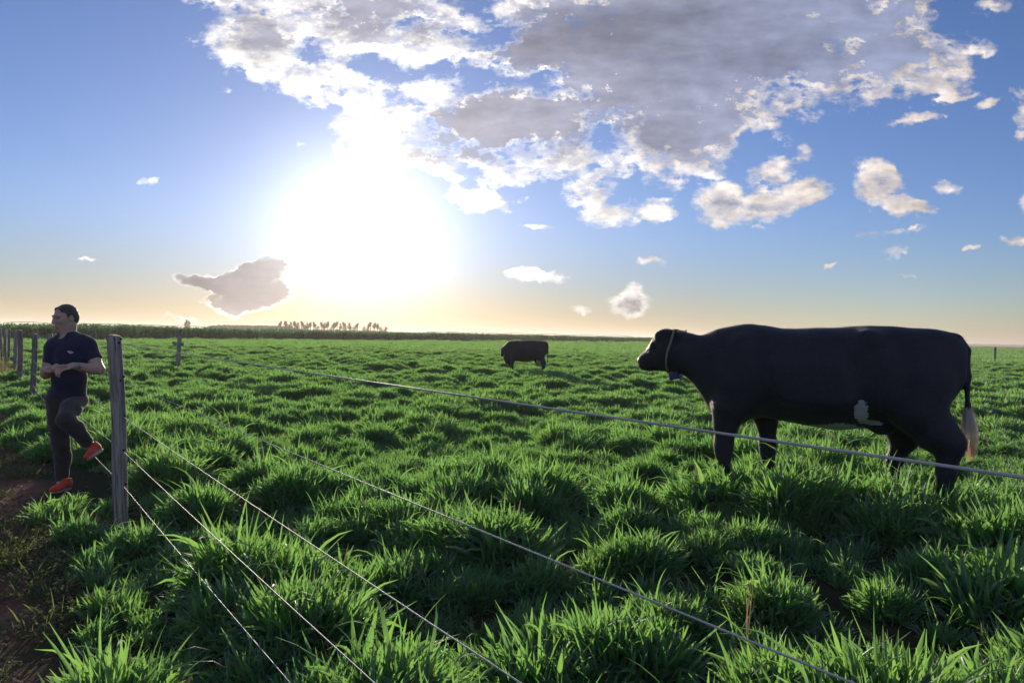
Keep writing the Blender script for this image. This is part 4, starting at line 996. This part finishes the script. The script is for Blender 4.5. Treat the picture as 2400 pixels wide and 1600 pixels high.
tail2 = ([(.10, 0, 1.33), (.02, 0, 1.30), (-.03, 0, 1.2), (-.035, 0, .9), (-.03, 0, .6)], [.06, .045, .034, .026, .03])
cow2, _ = build_cow('cow', 'small looking far black cow standing out in the pasture near the crop', ST2, LEG2, head2, tail2, MAT_HIDE2, h=0.026, extras=lambda F: F.ell((.38, 0, .62), (.15, .14, .10), .06))
b2 = on_ground(1283, 28.0); cow2.location = b2 + Vector((0, 0, -0.07)); cow2.rotation_euler = (0, 0, math.pi - .12); cow2.scale = (.90, .90, 1.0)

# ------------------------------------------------------------------ the man
def cloth_mat(name, c1, c2, scale, rough=0.9, sheen=0.3, fold=0.0):
    m, b, out = new_mat(name); tcn = obj_pos(b)
    n = b.noise(tcn, scale, 3, .6); big = b.noise(tcn, 14, 4, .6)
    principled(b, out, b.mix(b.noise(tcn, 5, 4, .6), c1, c2), rough, 0.15, bump=b.math('ADD', b.math('MULTIPLY', n, .25), big), strength=0.5, dist=0.012, Sheen_Weight=sheen, Sheen_Roughness=.5); return m
MAT_SKIN, b, out = new_mat('skin')
tcn = obj_pos(b); sk = b.noise(tcn, 20, 4, .6)
principled(b, out, b.mix(sk, (0.52, 0.33, 0.25), (0.64, 0.43, 0.34)), 0.5, 0.35, bump=b.noise(tcn, 120, 3, .6), strength=.25, dist=.002, Subsurface_Weight=0.12, Subsurface_Radius=(.012, .005, .003))
MAT_HAIR, b, out = new_mat('short_hair')
hp = b.node('ShaderNodeMapping'); b.l.new(obj_pos(b), hp.inputs[0]); hp.inputs['Scale'].default_value = (160, 160, 50)
hn = b.noise(hp.outputs[0], 1.0, 3, .6)
principled(b, out, b.mix(hn, (0.045, 0.034, 0.028), (0.105, 0.082, 0.070)), 0.6, 0.3, bump=hn, strength=.7, dist=.004, Sheen_Weight=.4)
MAT_POLO = cloth_mat('navy_polo', (0.018, 0.022, 0.052), (0.028, 0.032, 0.068), 260)
MAT_TROUSER = cloth_mat('charcoal_trousers', (0.036, 0.035, 0.036), (0.060, 0.058, 0.058), 320)
MAT_SHOE = cloth_mat('orange_red_knit', (0.55, 0.050, 0.022), (0.72, 0.085, 0.035), 240, 0.7)
MAT_SOLE, b, out = new_mat('pale_sole'); principled(b, out, (0.50, 0.42, 0.38), 0.7, .3)
MAT_EYEW, b, out = new_mat('eye_white'); principled(b, out, (0.22, 0.17, 0.15), 0.3, .4)
MAT_LACE, b, out = new_mat('shoe_dark'); principled(b, out, (0.03, 0.012, 0.012), 0.8, .2)
MAT_WHITE, b, out = new_mat('white_print'); principled(b, out, (0.72, 0.74, 0.78), 0.7, .2)
MAT_WATCH, b, out = new_mat('watch_steel'); principled(b, out, (0.45, 0.47, 0.50), 0.3, .5, Metallic=.7)
MAT_WFACE, b, out = new_mat('watch_face'); principled(b, out, (0.16, 0.20, 0.28), 0.12, .6)
MD = 6.67
mb = at(140, 1153, MD); man_loc = Vector((mb.x, mb.y, float(ground_h(mb.x, mb.y))))
man = empty('person', man_loc); tag(man, 'man in a dark polo shirt and orange shoes lifting one foot beside the fence', 'person')
def L(px, py, dd=0.0):                         # landmark: where it is seen, plus how far behind (+) or in front (-) of his mid plane
    return at(px, py, MD + dd)
lo = L(60, 1190, 0) - Vector((0, .75, 0)); hi = L(285, 690, 0) + Vector((0, .5, 0))
LO = (lo.x, lo.y, min(lo.z, -.06)); HI = (hi.x, hi.y, hi.z)
H_BODY = 0.0068
# skeleton (photo landmarks)
neckb = L(160, 792, .03); skull = L(153, 744, .0)
shL, shR = L(207, 813, .03), L(127, 817, -.02)
elL, wrL = L(233, 866, -.03), L(172, 857, -.22)
elR, wrR = L(108, 876, -.07), L(116, 868, -.21)
hipL, hipR = L(176, 938, -.01), L(137, 938, .0)
knL, anL = L(153, 984, -.30), L(210, 1043, -.08)
knR, anR = L(142, 1040, -.02), L(145, 1128, .03)
hf = Vector((-.47, -.87, -.24)).normalized(); hs = Vector((-hf.y, hf.x, 0)).normalized(); hu = hf.cross(hs) * -1
if hu.z < 0: hu = -hu
def HP(f, s, u): return skull + hf * f + hs * s + hu * u
HM = np.array((hf, hs, hu)).T
def head_field(F):
    F.ell(HP(-.012, 0, .022), (.098, .074, .090), .03, HM)                # cranium
    F.ell(HP(.030, 0, -.045), (.066, .060, .082), .03, HM)                # face
    F.cone(HP(.055, 0, -.098), HP(.066, 0, -.106), .030, .026, .025)      # chin
    for s in (1, -1):
        F.cone(HP(-.012, .052 * s, -.065), HP(.050, .026 * s, -.102), .024, .022, .02)   # jaw
        F.ell(HP(.072, .034 * s, -.022), (.020, .022, .015), .015, HM)    # cheekbone
        F.ell(HP(.096, .034 * s, .012), (.009, .015, .009), .010, HM, cut=True)   # eye socket
        F.cone(HP(.093, .010 * s, .030), HP(.080, .048 * s, .030), .010, .009, .012)      # brow
        M = np.array((Vector(HP(-.9, .25 * s, .1) - skull).normalized(), Vector(HP(.25, .95 * s, 0) - skull).normalized(), Vector(hu))).T
        F.ell(HP(-.012, .078 * s, -.010), (.019, .009, .032), .008, M)    # ear
        F.ell(HP(-.010, .086 * s, -.008), (.010, .005, .018), .004, M, cut=True)
    F.cone(HP(.086, 0, .032), HP(.092, 0, .0), .013, .014, .012); F.cone(HP(.096, 0, .018), HP(.117, 0, -.022), .010, .0135, .012)       # nose
    for s in (1, -1): F.ell(HP(.108, .012 * s, -.028), (.011, .009, .008), .008, HM)
    F.ell(HP(.091, 0, -.059), (.009, .020, .006), .012, HM); F.ell(HP(.089, 0, -.069), (.009, .017, .006), .012, HM)   # lips
    F.cone(neckb, HP(-.030, 0, -.06), .060, .056, .03); F.cone(neckb + Vector((0, -.02, 0)), HP(.0, 0, -.08), .052, .045, .03)
def torso(F, g=0.0, k=.05):
    chest = L(166, 838, .0); belly = L(163, 890, -.02); pelv = L(157, 935, .0)
    F.ell(chest, (.152 + g, .110 + g, .150 + g), k); F.ell(L(165, 815, .02), (.148 + g, .095 + g, .085 + g), k)
    F.ell(belly, (.142 + g, .115 + g, .14 + g), k); F.ell(pelv, (.138 + g, .115 + g, .11 + g), k)
    F.cone(L(195, 802, .03), L(137, 808, .0), .060 + g, .060 + g, k); F.cone(neckb, shL, .055 + g, .052 + g, k); F.cone(neckb, shR, .055 + g, .050 + g, k); F.cone(neckb - Vector((0, 0, .02)), L(166, 822, .02), .072 + g, .12 + g, k)
    F.ell(shL, (.058 + g, .060 + g, .058 + g), k); F.ell(shR, (.058 + g, .060 + g, .058 + g), k)
def hand(F, wrist, knuck, palmn, fingers, thumb, r=.0090):
    """palm from wrist to knuckles, then separate bent fingers (lists of points) and a thumb off the palm's side"""
    a = (knuck - wrist).normalized(); sd_ = a.cross(palmn).normalized()
    M = np.array((a, sd_, palmn)).T
    F.ell((wrist + knuck) / 2, ((knuck - wrist).length * .62, .041, .017), .012, M)
    F.cone(wrist, wrist + a * .03, .026, .022, .015)
    for pts in fingers: F.chain(pts, [r + .0012, r, r * .92, r * .82][:len(pts)], .0035)
    F.chain(thumb, [.0125, .0105, .009, .008][:len(thumb)], .006)
F = Field(LO, HI, H_BODY)
torso(F, -.012); head_field(F)
F.chain([shL, shL.lerp(elL, .5), elL], [.060, .052, .044], .03); F.chain([elL, elL.lerp(wrL, .3), elL.lerp(wrL, .75), wrL], [.043, .046, .034, .028], .02)
F.chain([shR, shR.lerp(elR, .5), elR], [.060, .052, .044], .03); F.chain([elR, elR.lerp(wrR, .35), wrR], [.043, .043, .028], .02)
# left hand reaches across and rests its fingers on the right
kL = L(147, 862, -.27); up = Vector((0, -.55, .83)).normalized(); fw = (kL - wrL).normalized(); sdv = fw.cross(up).normalized()
lf = []
for i, (o, ln) in enumerate(((.030, .072), (.011, .080), (-.009, .076), (-.027, .060))):
    b0 = kL + sdv * o - fw * .008; b1 = b0 + fw * ln * .45 + Vector((0, 0, -.012)); b2 = b1 + fw * ln * .25 + Vector((0, .004, -.022)); b3 = b2 + fw * ln * .10 + Vector((0, .008, -.022)); lf.append([b0, b1, b2, b3])
side = 1 if (sdv.y > 0) else -1
tb = wrL + fw * .025 - Vector((0, .02, -.006))
hand(F, wrL, kL, up, lf, [tb, tb + fw * .035 + Vector((0, -.02, .012)), tb + fw * .062 + Vector((0, -.012, .014)), tb + fw * .082 + Vector((0, -.002, .010))])
kR = L(124, 860, -.255); fwR = (kR - wrR).normalized(); upR = Vector((0, -.6, .8)).normalized(); sdR = fwR.cross(upR).normalized()
wr2 = L(108, 869, -.20)
rf = []
for i, (o, ln) in enumerate(((.028, .070), (.010, .078), (-.009, .074), (-.027, .060))):
    dirf = Vector((.86, -.28, .12)).normalized()
    b0 = kR + Vector((0, -.45, .89)) * o * .0 + Vector((.10, .62, .55)).normalized() * o; b1 = b0 + dirf * ln * .45; b2 = b1 + dirf * ln * .2 + Vector((0, .012, -.018)); b3 = b2 + Vector((-.008, .010, -.020)); rf.append([b0, b1, b2, b3])
tR = wr2 + Vector((.02, -.03, .012))
hand(F, wr2, kR, Vector((-.1, -.75, .65)).normalized(), rf, [tR, tR + Vector((.028, -.018, .022)), tR + Vector((.052, -.016, .026)), tR + Vector((.070, -.010, .020))])
F.cone(wrR, wr2, .028, .026, .015)
def legs(F, g=0.0, k=.03, cuff=False):
    F.ell(L(155, 935, .0), (.134 + g, .112 + g, .095 + g), .04)
    F.chain([hipL + Vector((0, .03, 0)), hipL.lerp(knL, .5), knL], [.082 + g, .074 + g, .060 + g], k)
    F.chain([knL, knL.lerp(anL, .35) + Vector((.006, .018, 0)), knL.lerp(anL, .86)], [.060 + g, .060 + g, .044 + g], k)
    F.chain([hipR, hipR.lerp(knR, .5), knR], [.094 + g, .080 + g, .062 + g], k)
    F.chain([knR, knR.lerp(anR, .35) + Vector((.004, .02, 0)), knR.lerp(anR, .90)], [.061 + g, .060 + g, .046 + g], k)
legs(F, -.008)
F.cone(knL, anL, .05, .036, .02); F.cone(knR, anR, .05, .036, .02)
ftR, ftL = L(137, 1143, -.06), L(224, 1058, -.09)
F.chain([anR, ftR], [.036, .026], .02); F.chain([anL, ftL], [.036, .024], .02)
body = field_obj(F, 'body', MAT_SKIN, man, 1, man_loc); BODY = F

def folds(seed, amp, fz, fx):
    def fn(X, Y, Z):
        return amp * (np.sin(fz * Z + fx * X + 2.0 * np.sin(7 * X + seed) + seed) * np.sin(9 * Z - 13 * X + seed * 2) + .6 * np.sin(fz * 1.9 * Z - fx * 1.3 * Y + 1.7 * np.sin(11 * Z)))
    return fn
# polo shirt
F = Field(LO, HI, .0075)
torso(F, .010, .05)
slL = shL.lerp(elL, .60); slR = shR.lerp(elR, .62)
hem_z = L(150, 932, 0).z
F.ell(L(156, 925, .0), (.152, .128, .10), .05)
zmask = L(150, 940, 0).z
F.plane_cut((0, 0, hem_z + .005), Vector((-.10, .0, -1)).normalized() if False else (0, 0, -1))
nk = (HP(-.03, 0, -.06) - neckb).normalized()
F.cone(neckb + nk * .075, neckb + nk * .22, .062, .075, .008, cut=True)
F.cone(shL, slL, .064, .066, .04, flat=True); F.cone(shR, slR, .062, .064, .04, flat=True)
F.cone(neckb - nk * .03 + Vector((-.012, -.05, -.01)), neckb + nk * .12 + Vector((-.04, -.09, 0)), .030, .052, .012, cut=True)   # open neck
F.wobble(folds(1.3, .0032, 26, 14))
polo = field_obj(F, 'polo_shirt', MAT_POLO, man, 1, man_loc); POLO = F
# collar: two leaves folded down round the neck
A = Acc(); NV = 22; rows = []
side0 = nk.orthogonal()
ex = (Vector((1, 0, 0)) - nk * nk.x).normalized(); ey = nk.cross(ex).normalized()
if ey.y < 0: ey = -ey
V_, F_ = [], []
for i in range(NV + 1):
    a = R(-90 + 24) + R(312) * i / NV + R(0)   # opening at the front, towards the camera
    dv = ex * math.cos(a) + ey * math.sin(a); fr = max(0, -math.sin(a))
    ctr = neckb + Vector((-.006, -.008, 0))
    for (r_, h_) in ((.066, .048 - .020 * fr), (.072, .052 - .022 * fr), (.086, .028 - .03 * fr), (.096 + .012 * fr, .004 - .050 * fr), (.092 + .012 * fr, .001 - .050 * fr), (.080, .024 - .03 * fr)):
        V_.append(ctr + dv * r_ + nk * h_)
for i in range(NV):
    for k in range(6): F_.append((i * 6 + k, i * 6 + (k + 1) % 6, (i + 1) * 6 + (k + 1) % 6, (i + 1) * 6 + k))
o = mesh_obj('collar', V_, F_, MAT_POLO, polo); local_to(o, man_loc)
# printed emblem on the chest: a ring with two swept wings
def on_front(fld, px, py, off=.0015):
    p = L(px, py, 0); d = (CAM - p).normalized(); q = fld.surf(p, d, .5); return Vector(q) + d * off, d
def patch(fld, name, mat, polys, parent):
    V_, F_ = [], []
    for pl_ in polys:
        o = len(V_)
        for (x, y) in pl_: V_.append(on_front(fld, x, y)[0])
        F_.append(tuple(o + i for i in range(len(pl_))))
    m_ = mesh_obj(name, V_, F_, mat, parent, False); local_to(m_, man_loc); return m_
ex_, ey_ = 165.2, 825.3
ring_o = [(ex_ + 4.6 * math.cos(t), ey_ + 3.0 * math.sin(t) + .12 * 4.6 * math.cos(t)) for t in np.linspace(0, 2 * math.pi, 16, endpoint=False)]
ring_i = [(ex_ + 2.4 * math.cos(t), ey_ + 1.3 * math.sin(t) + .12 * 2.4 * math.cos(t)) for t in np.linspace(0, 2 * math.pi, 16, endpoint=False)]
polys = [[ring_o[i], ring_o[(i + 1) % 16], ring_i[(i + 1) % 16], ring_i[i]] for i in range(16)]
polys += [[(157.2, 822.4), (162.5, 821.8), (161.2, 824.6)], [(157.6, 823.4), (161.2, 824.2), (160.8, 826.2)], [(173.2, 825.6), (169.4, 824.0), (169.2, 827.0)]]
patch(POLO, 'chest_emblem', MAT_WHITE, polys, polo)
for (x, y) in ((150.5, 797.5), (151, 809)):
    q, d = on_front(POLO, x, y, .0); v, f = tube([q - d * .002, q + d * .003], .0055, 10); o = mesh_obj('button', v, f, MAT_POLO, polo); local_to(o, man_loc)
# trousers
F = Field(LO, HI, .0075)
legs(F, .010, .025)
F.plane_cut((0, 0, hem_z + .05), (0, 0, 1))
F.wobble(folds(.4, .0026, 47, 23))
field_obj(F, 'trousers', MAT_TROUSER, man, 1, man_loc)
# hair: a close cap over the skull
F = Field(tuple(skull - Vector((.16, .16, .16))), tuple(skull + Vector((.16, .16, .16))), .0055)
F.ell(HP(-.016, 0, .024), (.1025, .079, .0945), .02, HM)
F.ell(HP(.066, .010, .086), (.024, .048, .014), .03, HM)
F.ell(HP(-.055, 0, -.012), (.062, .070, .070), .02, HM)
F.cone(HP(.13, 0, -.03), HP(.108, 0, .048), .088, .072, .012, cut=True)
for s in (1, -1):
    F.cone(HP(.07, .10 * s, -.08), HP(.056, .092 * s, .040), .060, .040, .010, cut=True)
    F.cone(HP(-.012, .10 * s, -.10), HP(-.010, .096 * s, -.008), .050, .026, .008, cut=True)
F.plane_cut(tuple(HP(0, 0, -.062)), tuple(-(hu * .9 - hf * .35).normalized()))
F.wobble(lambda X, Y, Z: .0022 * np.sin(210 * X + 40 * Z) * np.sin(170 * Y - 60 * Z))
field_obj(F, 'hair', MAT_HAIR, man, 0, man_loc)
for s in (1, -1):                              # eyes and brows
    c = HP(.0765, .032 * s, .012); V_, F_ = [], []
    for i in range(7):
        for j in range(10):
            a1, a2 = math.pi * i / 6, 2 * math.pi * j / 10; V_.append(c + Vector((math.sin(a1) * math.cos(a2), math.sin(a1) * math.sin(a2), math.cos(a1) * .62)) * .0112)
    for i in range(6):
        for j in range(10): F_.append((i * 10 + j, i * 10 + (j + 1) % 10, (i + 1) * 10 + (j + 1) % 10, (i + 1) * 10 + j))
    o = mesh_obj('eye', V_, F_, MAT_EYEW, man); local_to(o, man_loc)
    pts = [HP(.099, .014 * s, .031), HP(.095, .028 * s, .036), HP(.083, .046 * s, .033)]
    v, f = tube(pts, [.0022, .003, .002], 6); o = mesh_obj('eyebrow', v, f, MAT_HAIR, man); local_to(o, man_loc)
# shoes
def shoe(heel, toe, up_, name='shoe'):
    d = (toe - heel); Ls = d.length; d.normalize(); sv = up_.cross(d).normalized(); u2 = d.cross(sv).normalized()
    M = np.array((d, sv, u2)).T
    c0 = heel - Vector((.2, .2, .2)); c1 = heel + Vector((.2, .2, .2)); t0 = toe
    lo_ = [min(c0[i], toe[i] - .12) for i in range(3)]; hi_ = [max(c1[i], toe[i] + .12) for i in range(3)]
    P = lambda a, s, u_: heel + d * (a * Ls) + sv * s + u2 * u_
    F = Field(lo_, hi_, .006)
    F.ell(P(.17, 0, .045), (.052, .036, .050), .02, M); F.cone(P(.22, 0, .05), P(.72, .004, .030), .042, .036, .03)
    F.ell(P(.76, .004, .026), (.072, .046, .034), .02, M); F.cone(P(.20, 0, .06), P(.19, 0, .10), .040, .042, .02, flat=True)
    F.plane_cut(tuple(P(0, 0, .012)), tuple(-u2))
    up = field_obj(F, name, MAT_SHOE, man, 1, man_loc)
    F = Field(lo_, hi_, .006)
    F.ell(P(.17, 0, .006), (.048, .034, .016), .02, M); F.cone(P(.17, 0, .006), P(.76, .004, .004), .026, .028, .02); F.ell(P(.75, .004, .006), (.066, .043, .014), .02, M)
    F.plane_cut(tuple(P(0, 0, -.010)), tuple(-u2)); F.plane_cut(tuple(P(0, 0, .015)), tuple(u2))
    field_obj(F, 'sole', MAT_SOLE, up, 0, man_loc)
    for k in range(4):
        a = P(.40 + .085 * k, 0, .078 - .010 * k); v, f = tube([a - sv * .020, a + u2 * .004, a + sv * .020], .0032, 5); o = mesh_obj('lace', v, f, MAT_LACE, up); local_to(o, man_loc)
shoe(L(163, 1141, .06) + Vector((0, 0, -.01)), L(121, 1152, -.15) + Vector((0, 0, -.012)), Vector((0, 0, 1)))
shoe(L(238, 1056, -.02), L(208, 1076, -.20), Vector((-.60, -.15, .75)).normalized())
# wrist watch
wa = (elL - wrL).normalized(); wc = wrL + wa * .028; v, f = tube([wc - wa * .011, wc + wa * .011], .0355, 18, False)
wat = mesh_obj('wristwatch', v, f, MAT_WATCH, man); local_to(wat, man_loc)
n_ = (CAM - wc); n_ = (n_ - wa * n_.dot(wa)).normalized()
v, f = tube([wc + n_ * .030, wc + n_ * .0415], .019, 18); o = mesh_obj('watch_case', v, f, MAT_WATCH, wat); local_to(o, man_loc)
v, f = tube([wc + n_ * .0415, wc + n_ * .0425], .0155, 18); o = mesh_obj('watch_face', v, f, MAT_WFACE, wat); local_to(o, man_loc)

# ------------------------------------------------------------------ evening haze over the plain
HAZE_D = 0.00042
hm = bpy.data.materials.new('evening_air'); hm.use_nodes = True; hm.node_tree.nodes.clear()
hb = NB(hm.node_tree); ho = hb.node('ShaderNodeOutputMaterial'); pv = hb.node('ShaderNodeVolumePrincipled')
pv.inputs['Color'].default_value = (0.74, 0.70, 0.66, 1); pv.inputs['Density'].default_value = HAZE_D; pv.inputs['Anisotropy'].default_value = 0.40
hm.node_tree.links.new(pv.outputs[0], ho.inputs['Volume'])
v, f = box((0, 0, 11.0), (18400, 18400, 25.0)); hz = mesh_obj('haze', v, f, hm, None, False); tag(hz, 'thin evening haze lying over the plain', None, None, 'stuff')
